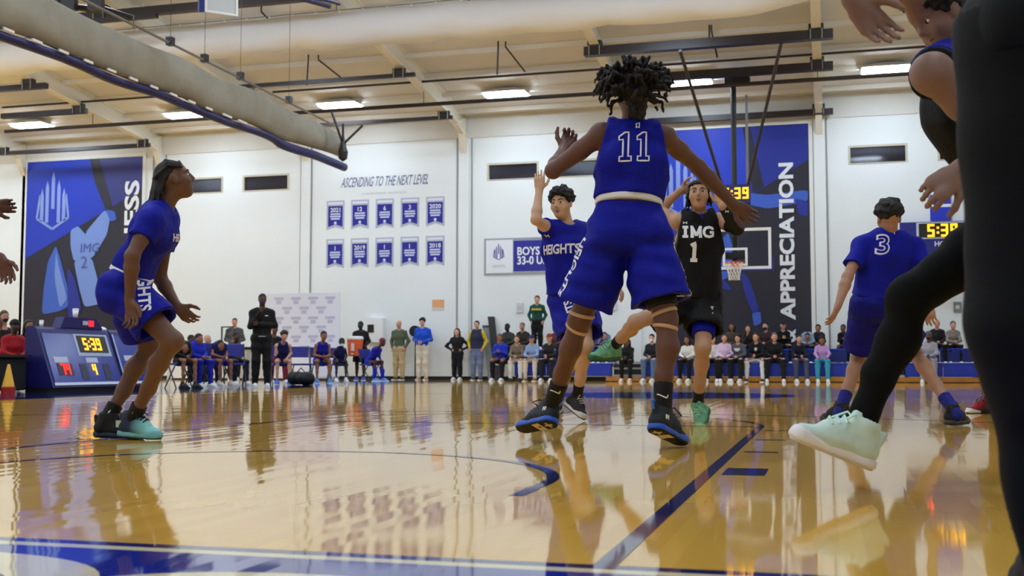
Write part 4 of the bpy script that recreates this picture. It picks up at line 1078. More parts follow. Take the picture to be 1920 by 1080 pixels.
# steel frame at the curtain's far end
e = empty('curtain_bracket', (-9.1, 23.6, 6), 'black forked bracket at the far end of the folded curtain', 'bracket')
q0 = np.array(atd(643, 285, 27)); 
for (u, v) in ((622, 210), (643, 232), (680, 235)):
    MB().tube([q0 + np.array([0, 0, .18]), atd(u, v, 27)], .03, 6).build('fork_arm', DK, e)
MB().lathe(q0, [(.02, -.22), (.10, -.16), (.12, 0), (.08, .12), (.03, .25)], 12).build('pulley', DK, e)
MB().tube([q0 + np.array([0, 0, .15]), (-9.15, 23.25, 5.9)], .03, 6).build('arm', DK, e)
# stowed side hoop at the top
e = empty('stowed_hoop', atd(415, 10, 21), 'stowed glass backboard with blue edge folded up under the roof', 'hoop')
c0 = [atd(u, v, z) for u, v, z in ((384, -42, 20.4), (446, -30, 20.8), (446, 31, 20.8), (384, 22, 20.4))]
nn = nrm(np.cross(c0[1] - c0[0], c0[3] - c0[0]))
MB().prism(c0, nn * .02).build('backboard', plain((196, 204, 206), .15), e)
for i in range(4):
    a, c = c0[i], c0[(i + 1) % 4]; ctr = sum(c0) / 4
    MB().prism([a, c, c + (ctr - c) * .13, a + (ctr - a) * .13], -nn * .01 if nn @ FW > 0 else nn * .03).build('board_border', BW, e)
MB().prism([c0[0], c0[3], c0[3] - RT * .10, c0[0] - RT * .10], nn * .06).build('edge_padding', plain((28, 44, 120), .5), e)
MB().tube([atd(180, 12, 20.5), atd(250, 34, 20.6)], .05, 8).tube([atd(90, 6, 20.5), atd(190, 20, 20.5)], .06, 8).build('folding_frame', DK, e)
MB().tube([atd(560, -4, 21), atd(620, 12, 21)], .05, 8).tube([atd(590, -6, 21), atd(638, 8, 21)], .03, 8).build('folding_arm', steel((60, 60, 96)), e)
for u in (100, 130, 180): MB().obox(atd(u, 8, 20.3), RT * .12, FW * .1, UP * .10).build('pulley_block', DK, e)

# ------------------------------------------------------------------ bleachers
SEATB = mat('blue_bleacher_plastic', (26, 52, 170), rough=.5, noise=.06, nscale=3); DGREY = plain((70, 70, 72), .5); LGREY = plain((172, 172, 170), .5); PLANK = mat('varnished_plank', (176, 118, 46), rough=.4, noise=.25, nscale=6)
bl = empty('bleacher', (0, 29.3, 0), 'two-row blue bleacher along the far wall with wooden base plank', 'bleacher')
R1Y, R1Z, R2Y, R2Z = 28.62, .50, 29.42, .88
XA, XB = -6.15, 5.95
aisles = [(-3.42, -2.55), (2.75, 3.05), (3.9, 4.15)]
segs = []; x = XA
for a, c in aisles: segs.append((x, a)); x = c
segs.append((x, XB))
MB().box((XA + 2.6, R1Y - .38, .02), (XB, R1Y - .34, .14)).build('base_plank', PLANK, bl)
for a, c in segs:
    n = max(1, int(round((c - a) / 1.0)))
    for i in range(n):
        s0, s1 = a + (c - a) * i / n + .006, a + (c - a) * (i + 1) / n - .006
        for (yy, zz) in ((R1Y, R1Z), (R2Y, R2Z)):
            bevel(MB().box((s0, yy - .28, zz - .05), (s1, yy + .16, zz)).build('seat', SEATB, bl), .015)
        bevel(MB().box((s0, R1Y - .27, .15), (s1, R1Y - .24, R1Z - .05)).build('front_panel', SEATB, bl), .01)
        MB().box((s0, R2Y - .27, R1Z + .02), (s1, R2Y - .24, R2Z - .05)).build('riser_panel', plain((22, 34, 110), .5), bl)
    MB().box((a, R1Y + .17, R1Z - .10), (c, R2Y - .28, R1Z - .06)).build('foot_deck', DGREY, bl)
    for x in (a + .05, c - .05):
        MB().box((x - .03, R1Y - .2, 0), (x + .03, R2Y + .1, .15)).box((x - .03, R1Y - .1, .15), (x + .03, R1Y + .02, .45)).box((x - .03, R2Y - .1, .15), (x + .03, R2Y + .02, .83)).build('support_frame', DGREY, bl)
for a, c in aisles:
    for q, (yy, zz) in enumerate(((R1Y - .25, .17), (R1Y - .02, .36), (R1Y + .3, .52))):
        MB().box((a + .02, yy, zz - .03), (c - .02, yy + .24, zz + .02)).build('aisle_step', LGREY, bl)
    MB().box((a + .02, R1Y + .02, .02), (c - .02, R1Y + .05, .48)).build('aisle_riser', plain((52, 48, 46), .6), bl)
MB().box((XB + .02, R1Y - .36, 0), (XB + .07, R2Y + .2, R1Z)).build('end_panel', DGREY, bl)

# ------------------------------------------------------------------ scorer's table
NB = mat('navy_table_skin', (26, 24, 96), rough=.4); PNB = mat('blue_printed_panel', (30, 50, 150), rough=.22, spec=.6); LB = plain((176, 188, 216), .4)
e = empty('scorers_table', (-9.9, 14.5, 0), 'blue scorers table with slanted display front showing lit 5:39 clock', 'table')
A0, A1 = atz(112, 737), atz(262, 728.5)
A0 = np.array([-9.62, 13.25, 0]); 
dirT = nrm(np.array([A1[0] - A0[0], A1[1] - A0[1], 0])); dirT = np.array([0.0, 1.0, 0.0])
OUT = np.array([1.0, 0, 0])
def tp(t, x, z): return A0 + dirT * t + OUT * x + WZ * z
def table_unit(t0, t1):
    prof = [(0, .08), (-.34, 1.02), (-.38, 1.06), (-.54, 1.06), (-.56, .08)]
    m = MB(); V = [tp(t, x, z) for t in (t0, t1) for x, z in prof]; n = len(prof)
    m.add(V, [tuple(range(n)), tuple(range(2 * n - 1, n - 1, -1))] + [(i, n + i, n + (i + 1) % n, (i + 1) % n) for i in range(n)])
    m.build('cabinet', NB, e)
    MB().box(*[tuple(np.minimum(tp(t0, -.52, 0), tp(t1, -.1, .08))), tuple(np.maximum(tp(t0, -.52, 0), tp(t1, -.1, .08)))]).build('plinth', BLKP, e)
TL = 3.0
KT = .88
table_unit(0, 1.90); table_unit(1.93, TL)
SU = nrm(np.array([-.34, 0, .94])); SN = nrm(np.array([.94, 0, .34]))
def face(t, s): return A0 + dirT * t * KT + WZ * .08 + SU * s + SN * .004
def panel(name, t0, t1, s0, s1, m, d=0.0, th=.006):
    return MB().prism([face(t0, s0) + SN * d, face(t1, s0) + SN * d, face(t1, s1) + SN * d, face(t0, s1) + SN * d], SN * th).build(name, m, e)
panel('display_panel', .08, 2.08, .05, .93, PNB); panel('display_panel', 2.26, TL / KT - .06, .05, .93, PNB)
panel('white_rule', .06, TL / KT - .03, .03, .075, plain((222, 226, 236), .4), .007)
panel('clock_frame', .98, 2.02, .54, .93, LB, .007); panel('clock_face', 1.05, 1.95, .60, .90, BLKP, .014)
for n_, t0, t1, s0, s1 in (('label_plate', .22, .62, .42, .52), ('label_plate', 1.16, 1.52, .42, .51), ('label_plate', 2.42, 2.82, .46, .56)): panel(n_, t0, t1, s0, s1, plain((190, 196, 222), .4), .007)
for t0, t1 in ((.27, .70), (.92, 1.12), (1.64, 1.84), (2.50, 2.95)): panel('dark_slot', t0, t1, .12 if t0 in (.92, 1.64) else .20, .40, plain((44, 44, 70), .4), .007)
panel('edge_trim', 2.22, 2.26, .05, .95, LB, .007); panel('edge_trim', 3.1, 3.14, .05, .95, LB, .01)
digits('clock_digit', '5:39', face(1.20, .64) + SN * .02, dirT, SU, .22, SN, AMB, e)
digits('score_digit', '74', face(.34, .21) + SN * .02, dirT, SU, .19, SN, REDL, e)
digits('period_digit', '4', face(1.28, .20) + SN * .02, dirT, SU, .19, SN, AMB, e)
digits('score_digit', '35', face(2.56, .22) + SN * .02, dirT, SU, .18, SN, REDL, e)
hp = [(.0, 1.06), (.10, 1.24), (.95, 1.24), (1.15, 1.06)]
MB().prism([tp(.62 + a, -.36, z) for a, z in hp], -OUT * .17).build('top_hood', NB, e)
MB().prism([tp(1.36, -.355, 1.10), tp(1.50, -.355, 1.10), tp(1.50, -.355, 1.20), tp(1.36, -.355, 1.20)], OUT * .006).build('possession_arrow', glow((255, 30, 40), 2.0), e)
MB().prism([tp(1.20, -.355, 1.12), tp(1.34, -.355, 1.12), tp(1.34, -.355, 1.19), tp(1.20, -.355, 1.19)], OUT * .004).build('lettering', plain((186, 190, 214), .5), e)
for t, x, h, r, lb, nm in ((1.12, -.445, .14, .05, 'white paper cup on top of the scorers table hood', 'paper_cup'), (.27, -.46, .09, .035, 'small white bottle near the left end of the scorers table', 'bottle')):
    zb = 1.24 if nm == 'paper_cup' else 1.06
    c = empty(nm, tp(t, x, zb), lb, 'cup' if nm == 'paper_cup' else 'bottle'); MB().lathe(tp(t, x, zb), [(r * .75, 0), (r, h), (r * .9, h)], 14).build('body', plain((236, 236, 236), .5), c, True)
    MB().lathe(tp(t, x, zb + h), [(r * 1.04, 0), (r * 1.04, .012), (r * .8, .02)], 14).build('lid', plain((226, 226, 226), .5), c)
# cone and the black table at the left edge
g = atz(15, 740); c = empty('traffic_cone', g, 'yellow training cone on a red base at the left edge', 'cone')
MB().lathe(g, [(.095, .11), (.085, .13), (.02, .44), (.015, .45)], 20).build('cone_body', plain((226, 170, 50), .5), c, True)
MB().lathe(g, [(.10, 0), (.10, .11), (.085, .115)], 20).build('base', plain((160, 30, 30), .5), c)
c = empty('black_table', (-10.6, 12.6, 0), 'black cloth-covered table beside the left end of the scorers table', 'table')
bevel(MB().box((-11.2, 11.0, .04), (-10.0, 13.1, .56)).build('cloth_cover', mat('black_table_cloth', (22, 21, 22), rough=.9, bump=.3, bscale=6), c), .03); MB().box((-11.25, 10.95, .56), (-9.95, 13.15, .60)).build('tabletop', BLKP, c)

# ------------------------------------------------------------------ bench side: chairs, rail, cooler, bags
def chair(x, y, rz, label, grp='folding team chairs'):
    e = empty('folding_chair', (x, y, 0), label, 'chair', grp)
    F_ = np.array([math.cos(rz), math.sin(rz), 0]); R_2 = np.array([-math.sin(rz), math.cos(rz), 0]); o = np.array([x, y, 0])
    Q = lambda f, r, z: o + F_ * f + R_2 * r + WZ * z
    CB = mat('navy_chair_vinyl', (34, 38, 130), rough=.5); CS = steel((40, 40, 46))
    bevel(MB().obox(Q(0, 0, .46), F_ * .21, R_2 * .21, WZ * .022).build('seat', CB, e), .012)
    bevel(MB().obox(Q(-.24, 0, .76), F_ * .015 - WZ * .004, R_2 * .21, WZ * .13 - F_ * .02).build('backrest', CB, e), .012)
    for s_ in (-1, 1):
        MB().tube([Q(.22, s_ * .22, 0), Q(-.1, s_ * .22, .46), Q(-.26, s_ * .22, .90)], .013, 6).build('front_leg', CS, e)
        MB().tube([Q(-.24, s_ * .20, 0), Q(.14, s_ * .20, .45)], .013, 6).build('rear_leg', CS, e)
    return e
# ------------------------------------------------------------------ the players on the near half
BLUE = jersey_cloth((14, 22, 152)); BLUED = jersey_cloth((15, 18, 126)); BLACKJ = jersey_cloth((18, 18, 20)); WHITE = plain((232, 232, 236), .6)
BLK = rubber((14, 14, 16)); TAN = mat('tan_strap', (206, 166, 130), rough=.7); NAVYTRIM = plain((12, 12, 40), .6)
def JJ(d): return {k: atd(*v) for k, v in d.items()}
def floorpt(u, v, h=0.0): return atz(u, v, h)

# tall player with number 11, back to us ----------------------------------------------------
J = JJ(dict(pelvis=(1177, 425, 6.1), waist=(1179, 372, 6.1), chest=(1184, 300, 6.1), neck=(1187, 238, 6.08), head=(1187, 180, 6.04),
            sa=(1128, 252, 6.1), sb=(1245, 257, 6.1), ea=(1037, 320, 6.16), wa=(1057, 280, 6.40), eb=(1308, 312, 6.28), wb=(1376, 384, 6.30),
            ha=(1146, 440, 6.1), hb=(1211, 440, 6.1), ka=(1087, 600, 6.18), kb=(1248, 598, 5.98), aa=(1028, 765, 6.34), ab=(1238, 775, 5.86)))
J['h_a'] = atd(1040, 795, 6.30); J['t_a'] = atd(987, 806, 6.47); J['h_b'] = atd(1222, 806, 5.80); J['t_b'] = floorpt(1284, 838)
p = Man('tall player seen from behind in sleeveless blue jersey number 11, arms spread', J, FW, (104, 69, 54), 1.98, fup={'a': UP * .8 + FW * .6 + RT * .1, 'b': UP * .75 + FW * .6 + RT * .35}, tilt=.3)
p.face = (nrm(FW + RT * -.25 + UP * .35), nrm(UP - FW * .35))
p.body({'a': (atd(1070, 255, 6.46), -RT, 1.1, 1), 'b': (atd(1424, 418, 6.34), -UP * .6 - RT * .4, .45, -1)})
p.hair('mop', (24, 17, 15))
p.shirt(BLUE, None, hem=.94, inf=.026, wav=.008)
p.shorts(BLUE, (.80, .80), top=.90, inf=.030, flare=.052, wav=.006)
p.band(WHITE, .74, .98, .033)
S_ = SDF(.008); h_, k_ = p.J['hb'], p.J['kb']; S_.cone(lerp(h_, k_, .3), lerp(h_, k_, 1.0), .100, .078, .02, cuts=[(lerp(h_, k_, .86), nrm(k_ - h_))])
V_, Q_ = S_.mesh(); arr_obj('undershorts', V_, Q_, BLK, p.o)
O = p.J['chest'] + p.up * .075
def one(x): # slab-serif numeral outline, 0.1 wide, 0.2 high
    q = [(.018, 0), (.10, 0), (.10, .032), (.078, .032), (.078, .20), (.052, .20), (.012, .172), (.012, .148), (.040, .150), (.040, .032), (.018, .032), (.018, 0)]
    return [(x + a * .74, b * .76 - .076) for a, b in q]
Rr = nrm(RT + UP * .02)
p.stroke(p.bvh_top, [one(-.092), one(.002)], O - p.up * .02, Rr, p.up, -FW, .009, WHITE, p.top, 'jersey_number')
p.stroke(p.bvh_top, [[(-.008, -.012), (-.008, .012), (.008, .016), (.008, -.01), (-.008, -.004)]], O + p.up * .09 + RT * .012, Rr, p.up, -FW, .007, WHITE, p.top, 'emblem')
for sd, i in ((1, 'b'), (-1, 'a')):
    h_, k_ = p.J['h' + i], p.J['k' + i]; d_ = nrm(k_ - h_); n_ = nrm(RT * sd - FW * .28)
    rr = nrm(d_); uu = nrm(np.cross(n_, rr))
    p.write(p.bvh_bot, 'HEIGHTS', lerp(h_, k_, .38), rr, uu, n_, .062, WHITE, p.bot, bold=.03, stretch=.95)
for i in 'ab':
    kn, an, h_ = p.J['k' + i], p.J['a' + i], p.J['h' + i]
    p.ring(h_, kn, .93, .068, .010, TAN, 'knee_strap', tilt=RT * .12); p.ring(kn, an, .09, .063, .010, TAN, 'knee_strap', tilt=-RT * .15)
    sk = p.sock(i, BLK, .17, r=.043)
    nrm_ = nrm(-FW - RT * .2)
    VV, QQ = np.array([v.co[:] for v in sk.data.vertices]), [tuple(f.vertices) for f in sk.data.polygons]
    bv = BVHTree.FromPolygons([tuple(v) for v in VV], QQ)
    p.stroke(bv, [[(-.03, .008), (-.012, .004), (.010, -.005), (.024, -.011)], [(.012, -.008), (.026, -.006), (.028, .005)]], lerp(an, kn, .2), RT, -UP * .3 + UP, nrm_, .006, WHITE, sk, 'sock_mark', .002)
SH = [mat('charcoal_knit', (30, 36, 44), rough=.7, noise=.3, nscale=90), plain((34, 84, 196), .4), rubber((12, 12, 14)), rubber((10, 10, 12))]
for i, up in (('a', UP * .8 + FW * .6 + RT * .1), ('b', UP * .75 + FW * .6 + RT * .35)):
    sh = shoe(p.o, p.J['h_' + i], p.J['t_' + i], up, SH, L=.315)
    hp, tp = p.J['h_' + i], p.J['t_' + i]
    x = nrm(tp - hp); z = nrm(up - x * (up @ x)); y = np.cross(z, x)
    for s_ in (-1, 1): MB().obox(hp + x * .055 + z * .080 + y * .051 * s_ - x * .008, x * .004, y * .003, z * .012).obox(hp + x * .055 + z * .080 + y * .051 * s_ + x * .008, x * .004, y * .003, z * .012).obox(hp + x * .055 + z * .080 + y * .051 * s_, x * .008, y * .003, z * .003).build('heel_mark', WHITE, sh)
    MB().tube([hp - x * .002 + z * .11, hp - x * .02 + z * .15, hp - x * .002 + z * .155], .008, 6).build('pull_tab', plain((40, 110, 200), .5), sh)
    MB().obox(hp + x * .05 + z * .002, x * .028, y * .006, z * .003).obox(hp + x * .05 + z * .002, x * .006, y * .028, z * .003).build('tread_cross', plain((226, 210, 170), .5), sh)
    MB().obox(hp + x * .125 + z * .006, x * .028, y * .040, z * .006).build('arch_plate', plain((226, 210, 170), .5), sh)

# left player in profile -----------------------------------------------------------------
J = JJ(dict(pelvis=(236, 537, 6.62), waist=(256, 496, 6.62), chest=(289, 434, 6.62), neck=(303, 388, 6.62), head=(327, 337, 6.62),
            sa=(283, 412, 6.44), sb=(312, 414, 6.80), ea=(248, 480, 6.34), wa=(243, 562, 6.38), eb=(300, 522, 6.86), wb=(332, 574, 6.80),
            ha=(236, 550, 6.52), hb=(240, 552, 6.73), ka=(324, 640, 6.44), kb=(281, 652, 6.86), aa=(250, 766, 6.55), ab=(209, 772, 6.74)))
J['h_a'] = atz(224, 817, .02); J['t_a'] = atz(316, 826); J['h_b'] = atz(176, 819, .01); J['t_b'] = atz(262, 822)
side = RT * .93 + FW * .37
p = Man('crouching player in profile at the left, blue tee jersey, braided hair', J, side, (110, 76, 60), 1.84, fup={})
p.face = (nrm(side + UP * .28), nrm(UP - side * .28))
p.body({'a': (atd(250, 608, 6.36), -FW * .4 + RT, .4, 1, 1.12), 'b': (atd(364, 606, 6.82), -FW * .4 + RT + UP, .4, -1)})
p.eyes(); p.hair('braids', (22, 17, 15))
p.shirt(BLUE, .52, hem=.66, inf=.018, wav=.005)
p.shorts(BLUE, (.66, .78), top=.62, inf=.032, flare=.034, wav=.006)
p.band(WHITE, .46, .68, .029)
p.write(p.bvh_top, 'HEIGHTS', p.J['chest'] - p.up * .04 + side * .12 + FW * .02, nrm(FW - RT * .3), p.up, nrm(RT + FW * .25), .046, WHITE, p.top, bold=.03)
h_, k_ = p.J['ha'], p.J['ka']; d_ = nrm(k_ - h_); n_ = nrm(-FW + UP * .45)
n_ = nrm(-FW + RT * .25); r_ = nrm(-UP + RT * .12)
p.write(p.bvh_bot, 'HEIGHTS', atd(268, 532, 6.40), r_, nrm(np.cross(n_, r_)), n_, .062, WHITE, p.bot, bold=.03, stretch=.85)
for i in 'ab':
    sk = p.sock(i, BLK, .10, r=.042)
    an, kn = p.J['a' + i], p.J['k' + i]
    MB().obox(lerp(an, kn, .10) - FW * .045 + RT * .0, RT * .006, FW * .002, nrm(kn - an) * .016).build('sock_mark', WHITE, sk)
def teal_shoe_mat():
    m = mat('teal_fade_knit', (120, 196, 196), rough=.55); nt = m.node_tree
    g = nt.nodes.new('ShaderNodeNewGeometry'); vm = nt.nodes.new('ShaderNodeVectorMath'); vm.operation = 'DOT_PRODUCT'
    ht, tt = p.J['h_a'], p.J['t_a']; x = nrm(tt - ht); vm.inputs[1].default_value = tuple(x)
    nt.links.new(g.outputs['Position'], vm.inputs[0])
    mr = nt.nodes.new('ShaderNodeMapRange'); mr.inputs[1].default_value = float(ht @ x) + .02; mr.inputs[2].default_value = float(ht @ x) + .21
    nt.links.new(vm.outputs['Value'], mr.inputs[0])
    cr = nt.nodes.new('ShaderNodeValToRGB'); cr.color_ramp.elements[0].color = s2l((12, 16, 34)) + (1,); cr.color_ramp.elements[1].color = s2l((134, 205, 204)) + (1,)
    e = cr.color_ramp.elements.new(.45); e.color = s2l((22, 50, 84)) + (1,)
    nt.links.new(mr.outputs[0], cr.inputs[0]); nt.links.new(cr.outputs[0], nt.nodes['Principled BSDF'].inputs['Base Color']); return m
TEAL = teal_shoe_mat()
sh = shoe(p.o, p.J['h_a'], p.J['t_a'], UP, [TEAL, mat('teal_midsole', (112, 178, 184), rough=.45), rubber((60, 90, 100)), BLK, mat('dark_tongue', (18, 22, 40), rough=.7)], L=.295)
x = nrm(p.J['t_a'] - p.J['h_a']); MB().obox(p.J['h_a'] + x * .03 + UP * .075 - nrm(np.cross(UP, x)) * .040, x * .022, FW * .003, UP * .020).build('heel_panel', plain((190, 196, 186), .6), sh)
shoe(p.o, p.J['h_b'], p.J['t_b'], UP, [mat('black_knit', (16, 18, 26), rough=.7), mat('deep_teal_midsole', (24, 52, 72), rough=.45), BLK, BLK], L=.295)

# blue player pointing up, behind the tall one ---------------------------------------------
J = JJ(dict(pelvis=(1072, 560, 9.0), waist=(1066, 520, 9.0), chest=(1062, 468, 9.0), neck=(1063, 424, 9.0), head=(1053, 383, 8.96),
            sa=(1033, 432, 8.92), sb=(1092, 436, 9.08), ea=(1005, 412, 8.70), wa=(1011, 357, 8.80), eb=(1128, 495, 9.02), wb=(1154, 533, 8.92),
            ha=(1058, 566, 9.0), hb=(1088, 566, 9.02), ka=(1086, 650, 8.84), kb=(1098, 648, 8.78), aa=(1037, 745, 9.10), ab=(1068, 742, 9.12)))
J['h_a'] = atd(1052, 770, 9.12); J['t_a'] = atz(1030, 788); J['h_b'] = atd(1060, 760, 9.05); J['t_b'] = atz(1096, 790)
f2 = nrm(-FW * .85 - RT * .5)
p = Man('light-skinned player in blue tee jersey with one arm raised, behind the tall player', J, f2, (204, 164, 134), 1.83, fup={'a': UP + FW * .2, 'b': UP * .8 + RT * .6 - FW * .3})
p.face = (nrm(-FW * .85 - RT * .45 - UP * .02), nrm(UP - RT * .08))
p.body({'a': (atd(1012, 320, 8.8), RT, .18, 1), 'b': (atd(1173, 560, 8.86), -RT * .4 - FW, .4, 1)})
p.eyes((24, 17, 13), (150, 88, 78)); p.hair('curly', (22, 17, 14))
p.shirt(BLUE, .42, hem=.25, inf=.03, wav=.006, loose=.012)
p.shorts(BLUE, .72, top=.5, inf=.038, flare=.04, wav=.006)
p.write(p.bvh_top, 'HEIGHTS', p.J['chest'] - p.up * .0 + RT * .03, nrm(RT + FW * .35 + UP * .05), UP, f2, .07, WHITE, p.top, bold=.03, stretch=.95)
p.stroke(p.bvh_top, [[(-.012, -.01), (-.012, .01)], [(.012, -.01), (.012, .01)], [(-.012, 0), (.012, 0)]], p.J['chest'] + p.up * .10 - RT * .05, RT, UP, f2, .006, WHITE, p.top, 'emblem')
h_, k_ = p.J['ha'], p.J['ka']; d_ = nrm(k_ - h_); n_ = nrm(-FW - RT * .15)
p.write(p.bvh_bot, 'HEIGHTS', lerp(h_, k_, .36) + RT * .04, -nrm(d_), nrm(np.cross(n_, -d_)), n_, .06, WHITE, p.bot, bold=.03, stretch=.9)
for i in 'ab':
    p.sock(i, BLK, .12); shoe(p.o, p.J['h_' + i], p.J['t_' + i], UP * .8 + RT * .6 - FW * .3 if i == 'b' else UP + FW * .2, [mat('black_brown_knit', (34, 28, 28), rough=.7, noise=.3, nscale=50), plain((206, 200, 196), .5), BLK, plain((180, 172, 168), .6)], L=.29)

# opponent in black, number 1 ----------------------------------------------------------------
J = JJ(dict(pelvis=(1303, 562, 8.66), waist=(1305, 520, 8.66), chest=(1308, 450, 8.66), neck=(1310, 404, 8.66), head=(1310, 366, 8.62),
            sa=(1271, 416, 8.66), sb=(1347, 414, 8.66), ea=(1236, 392, 8.84), wa=(1276, 358, 8.76), eb=(1382, 430, 8.46), wb=(1354, 386, 8.36),
            ha=(1285, 568, 8.66), hb=(1321, 568, 8.66), ka=(1192, 604, 8.46), kb=(1318, 652, 8.42), aa=(1152, 650, 8.78), ab=(1328, 742, 8.60)))
J['h_a'] = atd(1163, 674, 8.82); J['t_a'] = atd(1108, 676, 8.70); J['h_b'] = atd(1326, 770, 8.68); J['t_b'] = atz(1321, 793)
f3 = nrm(-FW - RT * .1)
p = Man('opponent in black jersey number 1, hands raised behind his head, one foot off the floor', J, f3, (182, 140, 110), 1.84, fup={'a': UP - FW * .2, 'b': UP + FW * .9})
p.face = (nrm(-FW - RT * .18 + UP * .16), nrm(UP + FW * .16))
p.body({'a': (atd(1294, 352, 8.76), UP, .25, 1), 'b': (atd(1346, 352, 8.44), -RT, .3, 1)})
p.eyes((22, 15, 12), (130, 76, 66)); p.hair('locks', (20, 16, 15))
P = p.P
hb_ = SDF(.006); hb_.ell(P(0, -.012, .040), (p.hu, p.hf, p.ht), np.array([.083, .104, .094]), .01); hb_.cut(P(0, 0, .088), p.ht - p.hf * .12); hb_.cut(P(0, 0, .062), -p.ht + p.hf * .12)
V_, Q_ = hb_.mesh(); arr_obj('headband', V_, Q_, BLK, p.o)
p.shirt(BLACKJ, None, hem=.05, inf=.032, wav=.007, loose=.012)
S_ = SDF(.0075)
nk = p.J['neck']; S_.cone(nk - p.up * .012 + p.fwd * .02, nk + p.up * .25, .084 * p.k, .144 * p.k, .02); S_.cone(nk - p.up * .004 + p.fwd * .02, nk + p.up * .26, .071 * p.k, .133 * p.k, .004, sub=True)
tor = SDF(.0075); p.torso(tor, .027, .05)
ops = tor.ops
S2 = SDF(.0075); S2.ops = list(ops); S2.cut(nk - p.up * .035, -p.up)
S2.cone(nk - p.up * .005 + p.fwd * .02, nk + p.up * .25, .072 * p.k, .132 * p.k, .004, sub=True)
for i, sg in (('a', -1), ('b', 1)): S2.cut(p.J['s' + i] - p.lat * sg * .05, p.lat * sg)
V_, Q_ = S2.mesh(); arr_obj('collar', V_, Q_, BLUE, p.o)
p.shorts(BLACKJ, (.62, .62), top=.5, inf=.042, flare=.03, wav=.006)
S_ = SDF(.008)
for i in 'ab':
    h_, k_ = p.J['h' + i], p.J['k' + i]; S_.cone(lerp(h_, k_, .3), lerp(h_, k_, .95), .085 * p.k + .010, .066 * p.k + .016, .02, cuts=[(lerp(h_, k_, .58 if i == 'a' else .74), nrm(k_ - h_))])
V_, Q_ = S_.mesh(); arr_obj('undershorts', V_, Q_, BLUE, p.o)
S_ = SDF(.0065); e_, w_, s_ = p.J['eb'], p.J['wb'], p.J['sb']
S_.cone(lerp(s_, e_, .62), e_, .050, .044, .02); S_.ball(e_, .045, .02); S_.cone(e_, lerp(e_, w_, .3), .046, .047, .02); S_.cone(lerp(e_, w_, .3), lerp(e_, w_, .95), .047, .034, .02); S_.cut(lerp(e_, w_, .93), w_ - e_)
V_, Q_ = S_.mesh(); slv = arr_obj('arm_sleeve', V_, Q_, BLK, p.o)
bv = BVHTree.FromPolygons([tuple(v) for v in V_], [tuple(int(i) for i in f) for f in Q_])
p.stroke(bv, [[(-.01, -.008), (-.01, .008)], [(.01, -.008), (.01, .008)], [(-.01, 0), (.01, 0)]], lerp(e_, w_, .75), RT, UP, -FW, .006, WHITE, slv, 'emblem')
O = p.J['chest']; U3 = nrm(p.up); R3 = nrm(RT + UP * -.02)
def serif_IMG():
    L = []
    L += [[(-.115, .035), (-.075, .035)], [(-.115, -.035), (-.075, -.035)], [(-.095, .035), (-.095, -.035)]]
    L += [[(-.060, -.035), (-.036, -.035)], [(-.060, .035), (-.042, .035)], [(-.049, .035), (-.049, -.035)], [(-.049, .035), (-.018, -.030)], [(-.018, -.030), (.012, .035)], [(.012, .035), (.012, -.035)], [(.005, .035), (.025, .035)], [(.0, -.035), (.026, -.035)]]
    L += [[(.108, .018), (.100, .031), (.078, .036), (.052, .030), (.040, .010), (.040, -.012), (.052, -.030), (.078, -.036), (.106, -.028), (.106, -.002)], [(.082, -.002), (.115, -.002)]]
    return L
p.stroke(p.bvh_top, serif_IMG(), O + U3 * .055 - RT * .018, R3, U3, -FW, .021, WHITE, p.top, 'jersey_lettering')
p.stroke(p.bvh_top, [[(-.026, .040), (.0, .060), (.0, -.066)], [(-.026, -.066), (.026, -.066)]], O - U3 * .09 - RT * .045, R3, U3, -FW, .028, WHITE, p.top, 'jersey_number')
p.stroke(p.bvh_top, [[(-.011, -.009), (-.011, .009)], [(.011, -.009), (.011, .009)], [(-.011, 0), (.011, 0)]], O + U3 * .125 - RT * .115, R3, U3, -FW, .006, WHITE, p.top, 'emblem')
p.stroke(p.bvh_bot, [[(-.010, .014), (.010, .014), (.0, -.004), (-.010, .014)], [(-.003, -.03), (.003, -.034)]], lerp(p.J['hb'], p.J['kb'], .12) + RT * .03, R3, U3, -FW, .008, WHITE, p.bot, 'emblem')
GR = [mat('green_camo_knit', (116, 184, 142), rough=.6, noise=.5, nscale=26), mat('green_midsole', (44, 104, 66), rough=.5, noise=.3, nscale=18), rubber((30, 66, 44)), plain((150, 196, 160), .6)]
for i, up in (('a', UP - FW * .2), ('b', UP + FW * .9)):
    p.sock(i, BLK, .11); shoe(p.o, p.J['h_' + i], p.J['t_' + i], up, GR, L=.29)

# number 3, back to us ----------------------------------------------------------------------
J = JJ(dict(pelvis=(1648, 562, 8.45), waist=(1655, 525, 8.45), chest=(1664, 478, 8.42), neck=(1668, 440, 8.40), head=(1667, 410, 8.36),
            sa=(1615, 462, 8.42), sb=(1716, 464, 8.42), ea=(1589, 520, 8.30), wa=(1571, 574, 8.16), eb=(1738, 520, 8.3), wb=(1741, 570, 8.16),
            ha=(1626, 575, 8.45), hb=(1672, 575, 8.45), ka=(1612, 668, 8.66), kb=(1712, 658, 8.60), aa=(1597, 754, 8.46), ab=(1764, 752, 8.42)))
J['h_a'] = atz(1592, 793, .01); J['t_a'] = atz(1567, 791); J['h_b'] = atz(1776, 797, .01); J['t_b'] = atz(1788, 790)
J['t_a'] = J['h_a'] + nrm(np.array([-.20, .22, 0])) * .29; J['t_b'] = J['h_b'] + nrm(np.array([.16, .25, 0])) * .29
p = Man('player in blue tee jersey number 3 seen from behind, knees bent, arms low', J, FW, (172, 128, 102), 1.82, fup={})
p.face = (nrm(FW - UP * .05), UP)
p.body({'a': (atd(1554, 612, 8.14), RT * .7 + FW, .25, -1), 'b': (atd(1746, 612, 8.12), -RT + FW, .3, 1)})
